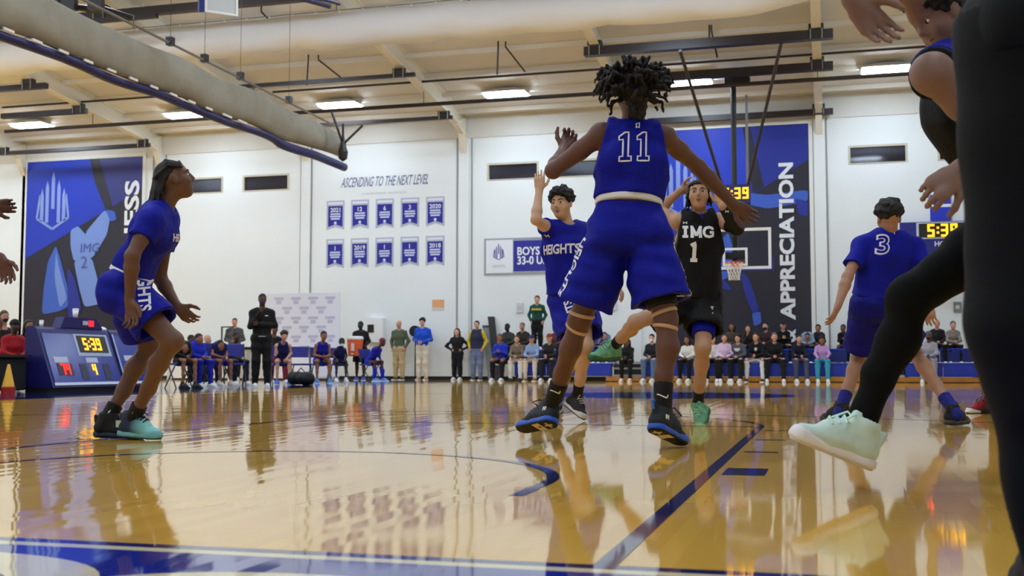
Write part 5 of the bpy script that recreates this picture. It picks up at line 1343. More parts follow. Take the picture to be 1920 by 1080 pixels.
p.hair('curly', (24, 18, 15), seed=4)
p.shirt(BLUE, .62, hem=.10, inf=.028, wav=.006, loose=.01)
p.shorts(BLUED, (.84, .80), top=.5, inf=.034, flare=.02, wav=.005)
O = p.J['chest'] + p.up * .045
p.write(p.bvh_top, '3', O - RT * .085 + p.up * .03, RT, p.up, -FW, .135, WHITE, p.top, 'jersey_number', bold=.045, stretch=1.05)
p.write(p.bvh_top, '3', O - RT * .085 + p.up * .03, RT, p.up, -FW, .128, BLUE, p.top, 'jersey_number_inner', bold=.0, lift=.006, stretch=1.05)
p.stroke(p.bvh_top, [[(-.006, -.01), (-.006, .01), (.008, .014), (.008, -.008)]], O + p.up * .115, RT, p.up, -FW, .007, WHITE, p.top, 'emblem')
for i in 'ab':
    p.sock(i, mat('patterned_blue_sock', (24, 30, 140), rough=.8, noise=.6, nscale=45), .14, r=.044)
    shoe(p.o, p.J['h_' + i], p.J['t_' + i], UP, [mat('black_knit', (16, 18, 26), rough=.7), plain((56, 58, 52), .5), rubber((40, 38, 20)), plain((190, 176, 60), .6)], L=.29)
p.ring(p.J['ka'], p.J['aa'], .06, .060, .007, TAN, 'knee_strap')

# runner in black tights crossing close on the right -------------------------------------------
J = JJ(dict(pelvis=(1896, 405, 4.05), waist=(1885, 325, 4.05), chest=(1815, 205, 4.04), neck=(1784, 105, 4.02), head=(1768, 26, 4.0),
            sa=(1748, 138, 3.74), sb=(1800, 128, 4.22), ea=(1868, 262, 3.80), wa=(1796, 322, 3.66), eb=(1640, -120, 3.75), wb=(1600, 2, 3.60),
            ha=(1900, 415, 3.95), hb=(1890, 430, 4.18), ka=(1960, 640, 3.98), kb=(1706, 560, 4.05), aa=(2060, 845, 4.02), ab=(1610, 802, 4.02)))
J['h_b'] = atd(1634, 884, 4.0); J['t_b'] = atd(1470, 818, 3.98)
J['h_a'] = atz(2085, 908); J['t_a'] = J['h_a'] + nrm(np.array([-.8, .6, 0])) * .3
fB = nrm(-RT + FW * .15)
p = Man('runner in black tights with mint-white shoe striding left across the foreground', J, fB, (142, 110, 96), 1.90, slim=1.12)
p.face = (nrm(-RT * .8 - UP * .55 - FW * .05), nrm(UP - RT * .5))
p.body({'a': (atd(1735, 372, 3.62), RT * 1.0 - UP * .6 - FW * .3, .8, -1, 1.12, .3), 'b': (atd(1694, 108, 3.6), UP + RT * .5, .3, 1, 1.15, .3)})
p.eyes(); p.hair('curly', (18, 14, 13))
p.shirt(BLACKJ, None, hem=.1, inf=.024, wav=.004)
S2 = SDF(.0085); p.torso(S2, .029, .05); S2.cut(p.J['neck'] - p.up * .035, -p.up); S2.cone(p.J['neck'] + p.fwd * .02, p.J['neck'] + p.up * .25, .074, .134, .004, sub=True)
for i, sg in (('a', -1), ('b', 1)): S2.cut(p.J['s' + i] - p.lat * sg * .05, p.lat * sg)
V_, Q_ = S2.mesh(); arr_obj('collar', V_, Q_, BLUE, p.o)
p.trousers(mat('black_tights', (13, 14, 15), rough=.85, spec=.15, bump=.05, bscale=60), .011, 'tights', wav=.003)
S_ = SDF(.0075); s_, e_ = p.J['sa'], p.J['ea']; S_.cone(lerp(s_, e_, .35), e_, .056, .048, .02); S_.ball(e_, .048, .02); S_.cone(e_, lerp(e_, p.J['wa'], .5), .05, .042, .02)
S_.cut(lerp(s_, e_, .4), s_ - e_); V_, Q_ = S_.mesh(); arr_obj('arm_sleeve', V_, Q_, BLK, p.o)
MINT = [mat('mint_mesh', (212, 236, 225), rough=.6, noise=.1, nscale=30), plain((238, 236, 238), .5), plain((214, 206, 200), .5), plain((210, 240, 226), .6)]
shoe(p.o, p.J['h_b'], p.J['t_b'], UP * .8 + RT * .45, MINT, L=.325)
shoe(p.o, p.J['h_a'], p.J['t_a'], UP, MINT, L=.31)

# person in black standing right beside the camera ------------------------------------------------
gA = np.array([0, 0, 0])
J = JJ(dict(pelvis=(2062, 105, 1.96), waist=(2066, -10, 1.97), chest=(2072, -260, 1.98), neck=(2075, -480, 1.98), head=(2070, -610, 1.96),
            sa=(1862, -430, 1.95), sb=(2290, -430, 2.0), ea=(1850, -130, 1.98), wa=(1868, 130, 1.92), eb=(2350, -130, 2.0), wb=(2345, 130, 1.95),
            ha=(1938, 60, 1.95), hb=(2172, 60, 1.98), ka=(1934, 590, 1.93), kb=(2190, 590, 1.95), aa=(2008, 1052, 1.96), ab=(2230, 1052, 1.96)))
J['h_a'] = atz(2008, 1165); J['t_a'] = J['h_a'] + np.array([-.02, .29, 0]); J['h_b'] = atz(2240, 1165); J['t_b'] = J['h_b'] + np.array([.06, .28, 0])
J['wa'] = J['wa'] + RT * .14 + FW * .08; J['ea'] = J['ea'] + RT * .12; J['sa'] = J['sa'] + RT * .06
p = Man('person in plain black trousers standing closest to the camera at the right edge', J, FW, (120, 84, 66), 1.86)
p.face = (FW, UP)
p.body({'a': (J['wa'] - UP * .15 + RT * .03, -RT * .2 + FW, .4, 1), 'b': (J['wb'] - UP * .15, -RT + FW, .4, 1)})
p.hair('short')
BLKT = mat('black_track_cloth', (17, 18, 18), rough=.8, spec=.2, bump=.1, bscale=90)
p.trousers(BLKT, .026, 'trousers', wav=.003, straight=True); p.shirt(BLKT, 1.0, hem=-.25, inf=.035, name='jacket', wav=.006)
for i in 'ab': shoe(p.o, p.J['h_' + i], p.J['t_' + i], UP, [BLK, BLK, BLK, BLK], L=.30)

# player mostly outside the left edge --------------------------------------------------------------
J = JJ(dict(pelvis=(-118, 520, 6.9), waist=(-104, 475, 6.9), chest=(-84, 405, 6.9), neck=(-72, 355, 6.9), head=(-52, 305, 6.9),
            sa=(-92, 372, 6.72), sb=(-72, 372, 7.08), ea=(-70, 450, 6.62), wa=(2, 486, 6.66), eb=(-85, 430, 7.2), wb=(-12, 386, 7.2),
            ha=(-116, 535, 6.8), hb=(-116, 535, 7.0), ka=(-16, 606, 6.74), kb=(-60, 640, 7.05), aa=(-75, 755, 6.8), ab=(-135, 750, 7.05)))
J['h_a'] = atz(-100, 806); J['t_a'] = atz(-20, 812); J['h_b'] = atz(-160, 800); J['t_b'] = atz(-80, 800)
p = Man('player at the very left edge, only his dark hands and knee in view', J, side, (104, 66, 54), 1.84)
p.face = (nrm(side), UP)
p.body({'a': (atd(26, 546, 6.64), RT + UP * .4, .3, 1, 1.05), 'b': (atd(42, 386, 7.2), -UP + RT * .3, .35, -1, 1.05)})
p.hair('short'); p.shirt(BLACKJ, None, hem=.1); p.shorts(BLACKJ, .75, top=.5, inf=.04, flare=.04)
for i in 'ab':
    p.sock(i, BLK, .1); shoe(p.o, p.J['h_' + i], p.J['t_' + i], UP, [WHITE, WHITE, BLK, BLK], L=.295)

# player hidden behind the standing person, right edge -----------------------------------------------
J = JJ(dict(pelvis=(1885, 590, 10), waist=(1885, 560, 10), chest=(1885, 495, 10), neck=(1885, 445, 10), head=(1885, 415, 9.97),
            sa=(1848, 465, 10), sb=(1922, 465, 10), ea=(1838, 525, 10.1), wa=(1830, 572, 9.96), eb=(1935, 525, 10.1), wb=(1936, 575, 9.96),
            ha=(1868, 605, 10), hb=(1902, 605, 10), ka=(1862, 690, 9.95), kb=(1908, 690, 9.95), aa=(1862, 762, 10.1), ab=(1910, 762, 10.1)))
J['h_a'] = atz(1868, 775); J['t_a'] = J['h_a'] + nrm(np.array([-.25, -.1, 0])) * .28; J['h_b'] = atz(1915, 775); J['t_b'] = J['h_b'] + np.array([.1, -.25, 0])
p = Man('opponent in black shorts and red shoes almost hidden behind the black trousers', J, -FW, (96, 60, 50), 1.85, res=.009)
p.face = (-FW, UP)
p.body({'a': (atd(1828, 604, 9.93), -FW + RT * .3, .6, 1), 'b': (atd(1938, 606, 9.93), -FW, .5, 1)})
p.eyes(); p.hair('short'); p.shirt(BLACKJ, None, hem=.05, inf=.03); p.shorts(BLACKJ, .85, top=.5, inf=.045, flare=.04)
for i in 'ab':
    p.sock(i, BLK, .1); shoe(p.o, p.J['h_' + i], p.J['t_' + i], UP, [mat('red_knit', (150, 24, 34), rough=.6), WHITE, BLK, BLK], L=.29)
# ------------------------------------------------------------------ everyone round the court
def crowd(label, head, pose, face, top, bottom, skin_rgb, hair='short', hair_rgb=(24, 19, 17), shoes=(226, 226, 226), seat=.48, sleeve='long', group=None, lean=.05, arms='lap',
          mask=None, cap=None, plane=None, ground=None, shorts=False, height=None, floor_z=0.0, extra=None, legs='apart', res=.017):
    """a person built from a simple pose; head = point of the head centre, face = heading in radians (0 = +X)"""
    hx = np.asarray(head, float); F_ = np.array([math.cos(face), math.sin(face), 0.0]); R_ = np.array([F_[1], -F_[0], 0.0])
    if pose == 'stand':
        s = (hx[2] - floor_z) / 1.63; s = min(max(s, .80), 1.22); o = np.array([hx[0], hx[1], floor_z]) - F_ * .03 * s
        Q = lambda f, r, z: o + s * (F_ * f + R_ * r + WZ * z)
        J = dict(pelvis=Q(0, 0, .95), waist=Q(0, 0, 1.06), chest=Q(0, 0, 1.27), neck=Q(.0, 0, 1.46), head=hx, sa=Q(0, -.175, 1.385), sb=Q(0, .175, 1.385),
                 ha=Q(0, -.085, .90), hb=Q(0, .085, .90), ka=Q(.03, -.10, .49), kb=Q(.03, .10, .49), aa=Q(0, -.11, .09), ab=Q(0, .11, .09))
        A = {'down': ((0, .25, 1.13), (.05, .26, .88)), 'front': ((-.02, .25, 1.14), (.20, .06, 1.06)), 'hips': ((-.06, .42, 1.16), (.05, .19, 1.03)), 'chin': ((.10, .22, 1.12), (.20, .05, 1.38)),
             'cross': ((.04, .24, 1.15), (.19, -.08, 1.17)), 'pocket': ((-.05, .28, 1.14), (.06, .20, .93)), 'carry': ((.0, .26, 1.15), (.26, .20, 1.02))}[arms]
    else:
        zs = seat; s = min(max((hx[2] - zs) / .80, .70), 1.15) if height is None else height
        o = np.array([hx[0], hx[1], 0]) - F_ * (lean * 1.3 + .03)
        Q = lambda f, r, z: o + s * (F_ * f + R_ * r) + WZ * (zs + s * z)
        fl = floor_z - zs
        J = dict(pelvis=Q(0, 0, .10), waist=Q(lean * .25, 0, .22), chest=Q(lean * .7, 0, .42), neck=Q(lean * 1.1, 0, .60), head=hx,
                 sa=Q(lean, -.170, .530), sb=Q(lean, .170, .530), ha=Q(.02, -.09, .09), hb=Q(.02, .09, .09))
        w = {'apart': .17, 'close': .10, 'wide': .25}[legs]
        J['ka'] = Q(.44, -w, .09); J['kb'] = Q(.44, w, .09)
        ka = np.array([J['ka'][0], J['ka'][1], floor_z + .09]) ; kb = np.array([J['kb'][0], J['kb'][1], floor_z + .09])
        J['aa'] = ka + F_ * .02 + R_ * .0; J['ab'] = kb - F_ * .03
        A = {'lap': ((.12, .24, .28), (.32, .05, .20)), 'knees': ((.20, .25, .32), (.43, .14, .17)), 'clasp': ((.26, .22, .26), (.46, .03, .22)), 'phone': ((.14, .22, .30), (.33, .05, .36)),
             'chin': ((.26, .20, .26), (.30, .06, .52)), 'cross': ((.10, .23, .32), (.22, -.06, .34)), 'down': ((.02, .26, .30), (.20, .22, .14))}[arms]
    for i, sg in (('a', -1), ('b', 1)):
        (f1, r1, z1), (f2, r2, z2) = A
        if arms == 'chin' and i == 'a': (f1, r1, z1), (f2, r2, z2) = ((.04, .24, 1.15), (.19, -.08, 1.17)) if pose == 'stand' else ((.20, .25, .32), (.43, .10, .17))
        J['e' + i] = Q(f1, sg * r1, z1); J['w' + i] = Q(f2, sg * r2, z2)
    for i in 'ab':
        g = np.array([J['a' + i][0], J['a' + i][1], floor_z]); J['h_' + i] = g - F_ * .06; J['t_' + i] = g + F_ * .20
    p = Man(label, J, F_, skin_rgb, 1.78 * s, res=res, group=group)
    p.face = (nrm(F_ - WZ * (.05 + lean * .5)), nrm(WZ + F_ * (.05 + lean * .5)))
    hd = {}
    for i, sg in (('a', -1), ('b', 1)):
        d = nrm(J['w' + i] - J['e' + i]); hd[i] = (J['w' + i] + d * .1, F_ * .3 + WZ - R_ * sg * .3, .5, sg, s)
    p.body(hd, head_h=.235 * (1.0 if s > .85 else .93))
    for q in (-1, 1):
        m = SDF(.006); m.ball(p.P(q * .033, .083, .012), .0095 * p.hs, .002); V, Qd = m.mesh(); arr_obj('eye', V, Qd, plain((30, 22, 18), .3), p.o)
    if hair: p.hair(hair, hair_rgb, .013, seed=len(bpy.data.objects) % 97)
    p.shirt(cloth(top), {'long': 1.0, 'short': .5, 'none': None}[sleeve], hem=-.15 if pose == 'stand' else .2, inf=.024, name='top', wav=.004, res=.018, neck_r=.066)
    if shorts: p.shorts(cloth(bottom), .88, top=.5, inf=.03, flare=.03, wav=.004, res=.016)
    else: p.trousers(cloth(bottom), .028, wav=.003, res=.017)
    for i in 'ab':
        h, t = J['h_' + i], J['t_' + i]; x = nrm(t - h); S = SDF(.012)
        S.cone(h + x * .04 + WZ * .05, h + x * .16 + WZ * .045, .040, .042, .03); S.cone(h + x * .15 + WZ * .04, h + x * .24 + WZ * .028, .042, .030, .03); S.cone(h + x * .05 + WZ * .05, h + x * .055 + WZ * .11, .040, .038, .03); S.cut(h + WZ * .004, -WZ)
        V, Qd = S.mesh(); so = arr_obj('shoe', V, Qd, plain(shoes, .5), p.o)
        MB().obox(h + x * .13 + WZ * .012, x * .14, np.cross(WZ, x) * .046, WZ * .010).build('sole', plain((232, 230, 226), .5) if sum(shoes) > 150 else rubber((24, 24, 24)), so)
    if mask:
        S = SDF(.008); S.ell(p.P(0, .045, -.052), (p.hu, p.hf, p.ht), np.array([.056, .060, .050]), .01); S.cut(p.P(0, .0, -.012), p.ht); S.cut(p.P(0, .02, 0), -p.hf)
        V, Qd = S.mesh(); arr_obj('face_mask', V, Qd, plain(mask, .8), p.o)
    if cap:
        rgb, style = cap; S = SDF(.009); S.ell(p.P(0, -.010, .042), (p.hu, p.hf, p.ht), np.array([.084, .104, .092]), .01); S.cut(p.P(0, 0, .035 if style == 'cap' else .028), -p.ht + p.hf * .1)
        if style == 'cap': S.ell(p.P(0, .125, .048), (p.hu, p.hf, p.ht), np.array([.068, .070, .012]), .01)
        V, Qd = S.mesh(); arr_obj('cap' if style == 'cap' else 'knit_cap', V, Qd, cloth(rgb), p.o)
    return p
G = 'people on the bleacher'
DKS, MDS, LTS, BRS = (84, 54, 42), (150, 100, 74), (206, 156, 130), (112, 74, 56)
S1 = -math.pi / 2
def row1(u, v): return aty(u, v, R1Y - .20)
def row2(u, v): return aty(u, v, R2Y + .02)
BLKC, NVY, GRY = (20, 20, 22), (26, 28, 48), (92, 94, 100)
WHT, DEN = (214, 212, 208), (92, 112, 150)
def seat1(u, v, label, top, bottom, sk, **k): 
    k.setdefault('seat', R1Z); return crowd(label, row1(u, v), 'sit', S1 + random.uniform(-.25, .25), top, bottom, sk, group=G, **k)
def seat2(u, v, label, top, bottom, sk, **k):
    return crowd(label, row2(u, v), 'sit', S1 + random.uniform(-.25, .25), top, bottom, sk, group=G, seat=R2Z, floor_z=R1Z - .05, **k)
seat1(937, 634, 'seated person in royal blue hoodie with grey hair, first on the bleacher', (28, 52, 190), BLKC, MDS, hair_rgb=(90, 84, 80), arms='phone', lean=.12)
seat2(951, 614, 'dark-skinned man in dark grey jacket behind the royal blue hoodie', (56, 60, 58), BLKC, (44, 32, 28), arms='lap')
seat1(969, 636, 'seated person in brown camouflage hoodie and white trousers', (118, 104, 88), WHT, LTS, hair_rgb=(70, 50, 40), arms='clasp', shoes=(40, 38, 38), lean=.1)
seat2(979, 612, 'balding man in dark brown jacket behind the camouflage hoodie', (52, 46, 40), BLKC, (196, 140, 116), hair='short', hair_rgb=(130, 96, 80))
seat1(997, 636, 'seated man in light blue hoodie and navy cap with cream trousers', (142, 166, 204), (214, 204, 190), LTS, cap=((40, 44, 84), 'cap'), hair=None, arms='clasp', shoes=(150, 90, 60), lean=.1)
seat1(1030, 634, 'seated person in red cap and black sweatshirt', (34, 34, 38), (34, 34, 44), LTS, cap=((150, 40, 50), 'cap'), hair=None, arms='clasp')
seat2(1041, 616, 'man in maroon shirt in the upper row behind the red cap', (92, 58, 56), BLKC, BRS)
gp = crowd('standing man in green sweatshirt with yellow lettering, up behind the bleacher seats', aty(1007, 562, 29.45), 'stand', S1 + .1, (24, 74, 62), (18, 20, 22), LTS, floor_z=R2Z, arms='pocket', hair_rgb=(50, 34, 26), group=G)
for k_ in range(6): MB().obox(gp.J['chest'] + gp.fwd * .145 + gp.lat * (k_ - 2.5) * .048 + WZ * .035, gp.lat * .018, gp.fwd * .012, WZ * .030).build('chest_lettering', plain((206, 178, 70), .6), gp.o)
seat2(1133, 630, 'boy in grey-blue shirt seated behind the leaping green shoe', (104, 112, 140), NVY, LTS, hair_rgb=(40, 30, 26), arms='chin')
seat2(1113, 636, 'person in purple top beside the boy in grey-blue', (96, 80, 150), NVY, MDS)
seat1(1176, 642, 'seated woman in black coat with long black hair, white-and-orange shoes', (24, 26, 28), (20, 20, 22), BRS, hair='long', shoes=(236, 200, 180), arms='clasp')
seat1(1222, 634, 'person in black jacket and blue jeans wearing a white face mask', (30, 34, 38), DEN, LTS, mask=(226, 228, 232), arms='lap')
seat1(1288, 638, 'person in white fleece and black trousers, left of the standing leg of number 1', (222, 220, 212), BLKC, MDS, hair='long', arms='lap')
seat1(1337, 636, 'person in white top partly hidden behind the knee of number 1', (212, 210, 208), BLKC, LTS, arms='lap', hair='long', hair_rgb=(60, 44, 36))
seat1(1358, 634, 'child in lavender pink hoodie and black trousers', (218, 190, 220), BLKC, LTS, arms='lap', hair_rgb=(60, 36, 30))
hp_ = seat1(1383, 634, 'boy in dark grey hoodie with white print and curly hair', (84, 86, 94), (22, 26, 24), LTS, hair='curly', hair_rgb=(40, 32, 28), arms='lap')
bp_ = seat1(1417, 632, 'seated man in black hoodie and white trousers, hands clasped', BLKC, (222, 222, 220), LTS, hair_rgb=(34, 26, 24), arms='clasp', lean=.12, legs='wide', shoes=(90, 40, 40))
seat1(1452, 632, 'seated man with grey hair all in black, white sneakers', (22, 22, 24), (30, 30, 30), LTS, hair_rgb=(110, 100, 92), arms='lap', legs='wide')
for q_, w_, h_ in ((hp_, .075, .045), (bp_, .035, .05)): MB().obox(q_.J['chest'] + q_.fwd * .135 + WZ * .02, q_.lat * w_, q_.fwd * .014, WZ * h_ * .5).obox(q_.J['chest'] + q_.fwd * .135 - WZ * .02, q_.lat * w_ * .6, q_.fwd * .014, WZ * h_ * .4).build('chest_print', plain((206, 206, 208), .6), q_.o)
seat1(1498, 636, 'boy in dark navy jacket and grey trousers', (24, 24, 40), (78, 80, 104), LTS, arms='clasp')
seat1(1541, 638, 'child in purple tie-dye hoodie and turquoise trousers', (190, 150, 204), (58, 160, 190), MDS, hair='curly', arms='knees')
seat2(1372, 613, 'woman in tan scarf in the upper row', (80, 66, 56), BLKC, MDS, hair='long', hair_rgb=(44, 32, 26))
seat2(1402, 617, 'woman with long brown hair in the upper row, hand at her face', (50, 40, 36), BLKC, LTS, hair='long', hair_rgb=(70, 48, 34), arms='chin')
seat2(1435, 612, 'person in dark maroon top in the upper row', (66, 42, 44), BLKC, LTS, mask=(40, 30, 34))
seat2(1468, 610, 'man in black cap and black shirt in the upper row by the poster edge', (20, 20, 22), BLKC, LTS, cap=((30, 22, 26), 'cap'), hair=None, arms='phone')
seat2(1514, 632, 'person in pale denim jacket in the upper row', (140, 160, 182), NVY, MDS)
seat2(1534, 616, 'young man in black jacket behind the purple hoodie', (24, 26, 40), BLKC, MDS)
seat2(1581, 616, 'person in black coat looking down at a phone in the upper row', (20, 20, 22), BLKC, BRS, arms='phone', lean=.15)
seat2(1636, 632, 'person in pale grey top behind player number 3', (196, 198, 206), NVY, MDS)
seat2(1655, 616, 'person in dark grey jacket behind the runner\'s knee', (70, 72, 76), BLKC, MDS)
seat1(1741, 630, 'seated man in grey tie-dye hoodie with dark face mask and knit cap', (164, 164, 176), (150, 148, 162), BRS, mask=(24, 22, 24), cap=((90, 90, 92), 'beanie'), hair=None, arms='lap')
seat2(1757, 607, 'bald man in black jacket behind the grey hoodie', (34, 34, 38), BLKC, (206, 140, 116), hair=None)
seat2(1787, 610, 'man in grey-brown long sleeve shirt in the upper row at the right', (134, 124, 118), BLKC, LTS, hair_rgb=(110, 90, 76), arms='clasp')
seat2(1832, 640, 'person in black at the right end of the bleacher', (20, 20, 22), BLKC, BRS)
G = 'people standing by the far wall'
SY = 30.0
def stand(u, v, label, top, bottom, sk, y=SY, face=S1, **k): return crowd(label, aty(u, v, y), 'stand', face, top, bottom, sk, group=G, **k)
stand(748, 608, 'bald man in olive jacket and khaki trousers standing by the wall', (84, 92, 72), (186, 166, 128), (196, 146, 116), hair=None, arms='pocket', face=S1 - .1, shoes=(60, 50, 44))
stand(792, 604, 'curly-haired boy in royal blue sweatshirt and cream trousers standing by the wall', (32, 78, 196), (216, 206, 190), LTS, hair='curly', hair_rgb=(40, 28, 22), arms='front', shoes=(176, 140, 110))
stand(857, 623, 'woman in black jacket and leggings, hands on hips, white shoes', (24, 24, 24), (20, 20, 24), LTS, hair='long', hair_rgb=(70, 44, 34), arms='hips')
vp = stand(894, 609, 'man in navy vest with yellow sleeves and blue jeans', (210, 184, 40), (110, 124, 156), LTS, hair_rgb=(40, 28, 24), arms='pocket', shoes=(70, 70, 90))
vp.shirt(cloth((44, 46, 70)), None, hem=-.2, inf=.044, name='vest', wav=.002, res=.016)
G = 'people round the team bench'
SX = 0.0
BX = -9.6
def bench(u, v, label, top, bottom, sk, x=None, y=None, seat=.46, face=-.15, **k):
    h = atx(u, v, BX) if y is None else aty(u, v, y)
    return crowd(label, h, 'sit', face, top, bottom, sk, group=G, seat=seat, **k)

TEAMB = (24, 32, 150); TEAMD = (26, 28, 84)
FB = -.95
p = crowd('coach in black track suit standing with hand on chin and navy mask', atx(492, 562, -8.55), 'stand', -1.0, (20, 20, 22), (20, 20, 22), DKS, group=G, arms='chin', mask=(44, 40, 90), shoes=(220, 220, 218))
p.band(WHITE, -.12, .02, .042, 'white_hem_band', .012)
MB().obox(p.J['chest'] + p.fwd * .20 - p.lat * .07 + WZ * .06, p.lat * .03, p.fwd * .01, WZ * .008).build('chest_mark', WHITE, p.o)
p = bench(533, 630, 'light-skinned curly-haired player seated leaning forward, bare arms', TEAMD, TEAMD, LTS, hair='curly', hair_rgb=(48, 32, 26), sleeve='none', shorts=True, lean=.30, arms='chin', face=FB, shoes=(40, 90, 200))
bench(607, 630, 'tan-skinned seated player in blue shorts leaning on his knees', TEAMB, TEAMB, (150, 100, 66), sleeve='none', shorts=True, lean=.28, arms='clasp', face=FB, shoes=(60, 130, 220))
bench(641, 642, 'dark-skinned seated player with white towel round his neck', TEAMD, TEAMD, (58, 42, 36), sleeve='none', shorts=True, lean=.25, arms='knees', face=FB, mask=(228, 228, 230), shoes=(220, 220, 224))
bench(717, 642, 'seated player in blue hooded tracksuit and red headwear, hunched forward', (36, 38, 160), (36, 40, 170), DKS, lean=.34, arms='chin', face=-.4, cap=((120, 44, 60), 'beanie'), hair=None, shoes=(90, 140, 220))
bench(373, 636, 'player in blue warm-up jacket with white patch, seated behind the crouching player', (30, 44, 190), TEAMB, MDS, arms='lap', face=-.4)
bench(413, 648, 'player in dark blue seated with bare bent legs', TEAMD, TEAMB, (150, 98, 74), sleeve='short', shorts=True, arms='lap', face=-.5, shoes=(196, 190, 186))
bench(345, 652, 'person in black seated beside the scorers table, bare shins', (24, 24, 26), (24, 24, 26), MDS, arms='lap', face=-.5, shorts=True, shoes=(22, 22, 22))
crowd('bald man seated behind the blue warm-up jacket', atx(389, 637, -10.5), 'sit', -.5, (120, 120, 128), NVY, (206, 150, 128), group=G, seat=.46, hair=None)
crowd('dark-haired person seated behind the player in blue warm-up jacket', atx(359, 638, -10.5), 'sit', -.5, BLKC, BLKC, DKS, group=G, seat=.46)
crowd('dark-haired man seated in front of the grey-jacketed bystander', atx(443, 632, -10.4), 'sit', -.6, (60, 62, 84), NVY, DKS, group=G, seat=.46)
crowd('grey-jacketed bystander standing behind the team bench', aty(440, 604, 28.6), 'stand', -1.2, (82, 82, 84), BLKC, (200, 140, 118), group=G, arms='front', hair_rgb=(60, 44, 36))
crowd('person in black with red collar seated just behind the coach', atx(515, 617, -11.0), 'sit', -.8, (28, 26, 28), (130, 40, 50), BRS, group=G, seat=.52)
cm_ = crowd('dark-skinned man in black jacket and shorts holding an orange drinks cooler', aty(676, 610, 28.7), 'stand', S1 + .15, (26, 26, 28), (24, 24, 26), (52, 38, 32), group=G, arms='carry', shorts=True, shoes=(60, 90, 190))
cb = (cm_.J['wa'] + cm_.J['wb']) / 2; cp = np.array([cb[0] - .06, cb[1] - .10, cb[2] - .30])
e = empty('drinks_cooler', cp, 'orange drinks cooler with white lid held by the man in black jacket', 'cooler')
MB().lathe(cp, [(.19, 0), (.20, .02), (.235, .46), (.235, .48)], 24).build('body', mat('orange_cooler', (236, 104, 52), rough=.45), e, True)
MB().lathe(cp + WZ * .48, [(.245, 0), (.245, .05), (.21, .09), (.06, .10)], 24).build('lid', plain((236, 232, 228), .5), e)
MB().obox(cp + np.array([.02, -.225, .26]), WX * .045, WN * .012, WZ * .11).build('white_mark', plain((236, 222, 210), .5), e)
MB().box((cp[0] - .03, cp[1] - .24, cp[2] + .04), (cp[0] + .03, cp[1] - .20, cp[2] + .08)).build('spigot', plain((236, 232, 228), .5), e)
# people behind the scorers table and at the left edge
G = 'people behind the scorers table'
def desk(u, v, label, top, sk, x=-11.05, **k):
    return crowd(label, atx(u, v, x), 'sit', -.5, top, BLKC, sk, group=G, seat=.42, **k)
desk(8, 594, 'man in black mask seated at the far left edge', (40, 40, 44), (196, 144, 120), x=-12.6, mask=(24, 22, 26), hair_rgb=(90, 70, 60))
desk(28, 612, 'person with black knit cap and red jacket seated at the black table', (168, 30, 40), DKS, x=-11.1, cap=((24, 22, 24), 'beanie'), hair=None)
desk(54, 612, 'woman in pale blue face mask behind the left end of the scorers table', (40, 38, 44), MDS, x=-11.9, hair='long', mask=(160, 200, 210))
desk(123, 614, 'balding man in black mask behind the middle of the scorers table', (34, 34, 38), (204, 158, 130), hair='short', hair_rgb=(150, 116, 96), mask=(26, 26, 28))
desk(192, 626, 'person in white cap bent over the scorers table', (20, 22, 24), MDS, x=-10.9, cap=((228, 226, 226), 'cap'), hair=None, lean=.2)
# chairs for the bench
for i, (u, v, off) in enumerate(((533, 640, 0), (607, 640, 0), (641, 650, 0), (717, 650, 0), (373, 640, 0), (413, 652, 0), (345, 656, 0))):
    h = atx(u, v, BX); f_ = (FB, FB, FB, -.4, -.4, -.5, -.5)[i]
    ln = (.30, .28, .25, .34, .05, .05, .05)[i]
    q = h - np.array([math.cos(f_), math.sin(f_), 0]) * (ln * 1.3 + .03)
    chair(q[0], q[1], f_, ['navy folding chair under the curly-haired player', 'navy folding chair under the tan-skinned player', 'navy folding chair under the player with the towel', 'navy folding chair under the blue tracksuit', 'navy folding chair under the blue warm-up jacket', 'navy folding chair under the player with bare bent legs', 'navy folding chair under the person in black beside the scorers table'][i])
for u, v, x, lb in ((565, 662, -9.9, 'empty navy folding chair between the curly-haired and the tan-skinned player'), (440, 668, -9.9, 'empty pale navy folding chair in front of the grey-jacketed bystander')):
    h = atx(u, v, x); chair(h[0], h[1], FB, lb)
# low barrier behind the bench
r0, r1 = aty(318, 652, 29.2), aty(622, 652, 29.2)
e = empty('low_barrier', ((r0[0] + r1[0]) / 2, 29.2, 0), 'long low white barrier with black top rail behind the bench', 'barrier')
MB().box((r0[0], 29.2, .05), (r1[0], 29.24, .92)).build('panel', plain((226, 226, 224), .6), e); MB().box((r0[0], 29.17, .92), (r1[0], 29.27, 1.0)).build('top_rail', BLKP, e)
for k_ in range(5):
    x = r0[0] + (r1[0] - r0[0]) * k_ / 4; MB().box((x - .04, 29.15, 0), (x + .04, 29.3, .92)).build('post', plain((200, 200, 198), .6), e)
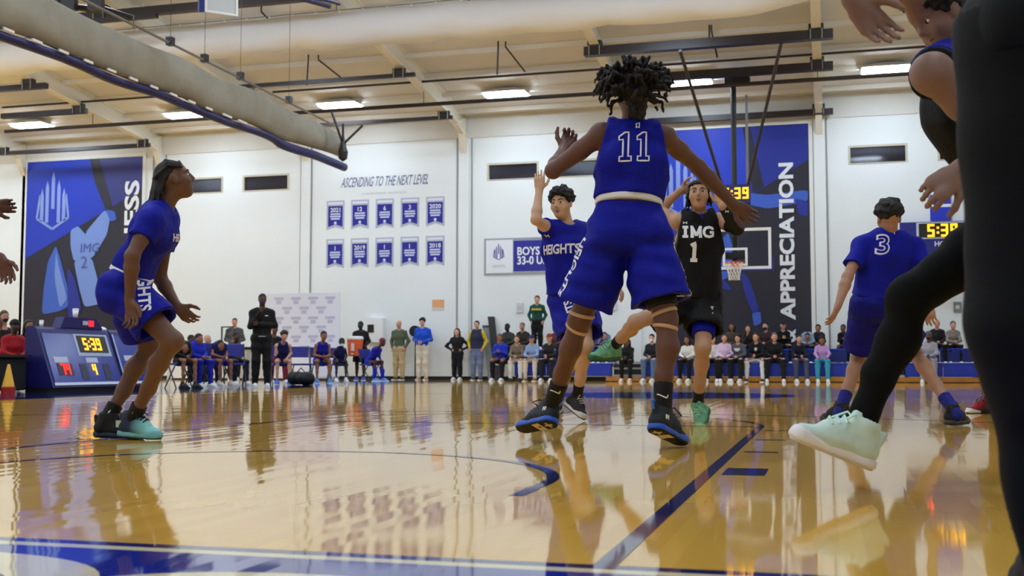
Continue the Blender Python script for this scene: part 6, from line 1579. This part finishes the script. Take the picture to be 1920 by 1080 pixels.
# frame beside the grey jacket, round speaker, leaning panels, bag, bottles
a_, b_ = aty(415, 612, 28.4), aty(434, 680, 28.4)
e = empty('frame_stand', ((a_[0] + b_[0]) / 2, 28.4, 0), 'grey open metal frame beside the grey-jacketed bystander', 'stand')
for q in ((a_[0], a_[0] + .04, 0, a_[2]), (b_[0], b_[0] + .04, 0, a_[2])): MB().box((q[0], 28.38, q[2]), (q[1], 28.42, q[3])).build('upright', steel((84, 84, 88)), e)
MB().box((a_[0], 28.38, a_[2] - .04), (b_[0] + .04, 28.42, a_[2])).build('top_bar', steel((84, 84, 88)), e)
c = aty(778, 621, 30.3); e = empty('speaker', (c[0], 30.3, 0), 'round black speaker on a stand behind the boy in blue sweatshirt', 'speaker')
m = MB(); m.tube([(c[0], 30.25, c[2]), (c[0], 30.42, c[2])], .17, 20); m.build('cabinet', BLKP, e); MB().tube([(c[0], 30.235, c[2]), (c[0], 30.25, c[2])], .13, 20).build('cone', rubber((40, 40, 42)), e)
MB().tube([(c[0], 30.34, c[2] - .1), (c[0], 30.34, 0)], .02, 8).build('stand_pole', BLKP, e); MB().box((c[0] - .2, 30.14, 0), (c[0] + .2, 30.54, .03)).build('stand_foot', BLKP, e)
for n_, (ua, va, ub, vb), cc, lb in (('leaning_panel', (921, 594, 934, 700), (34, 34, 36), 'black folded panel leaning against the wall by the bleacher'), ('leaning_panel', (911, 610, 922, 700), (120, 122, 124), 'grey folded panel leaning against the wall by the bleacher')):
    t0 = aty(ua, va, 30.5); b0 = aty(ub, vb, 30.1); b0[2] = 0.0; e = empty(n_, b0, lb, 'panel', 'panels leaning on the wall')
    ax = nrm(t0 - b0); MB().obox((t0 + b0) / 2, ax * np.linalg.norm(t0 - b0) / 2, WX * .10, nrm(np.cross(ax, WX)) * .03).build('board', plain(cc, .6), e); MB().obox(t0 - ax * .05, ax * .03, WX * .105, nrm(np.cross(ax, WX)) * .036).build('end_cap', BLKP, e)
g = atz(564, 722); e = empty('sports_bag', g, 'black sports bag on the floor between two bench players', 'bag')
S = SDF(.02); S.cone(g + np.array([-.22, .1, .15]), g + np.array([.22, -.1, .15]), .15, .15, .04); S.cut(g + WZ * .005, -WZ); S.wave(.01, 12, 2); V_, Q_ = S.mesh(); arr_obj('body', V_, Q_, rubber((18, 18, 20)), e)
MB().tube([g + np.array([-.12, .05, .28]), g + np.array([0, 0, .38]), g + np.array([.12, -.05, .28])], .012, 6).build('handle', rubber((30, 30, 32)), e)
for u, v, lb in ((457, 722, 'clear water bottle on the floor left of the coach'), (580, 722, 'white bottle beside the black sports bag'), (552, 719, 'white bottle by the curly-haired player\'s foot')):
    g = atz(u, v); e = empty('bottle', g, lb, 'bottle', 'bottles by the bench'); MB().lathe(g, [(.035, 0), (.035, .17), (.014, .21), (.014, .24)], 12).build('body', plain((216, 220, 224), .3), e, True); MB().lathe(g + WZ * .235, [(.017, 0), (.017, .025)], 10).build('cap', plain((230, 230, 232), .5), e)
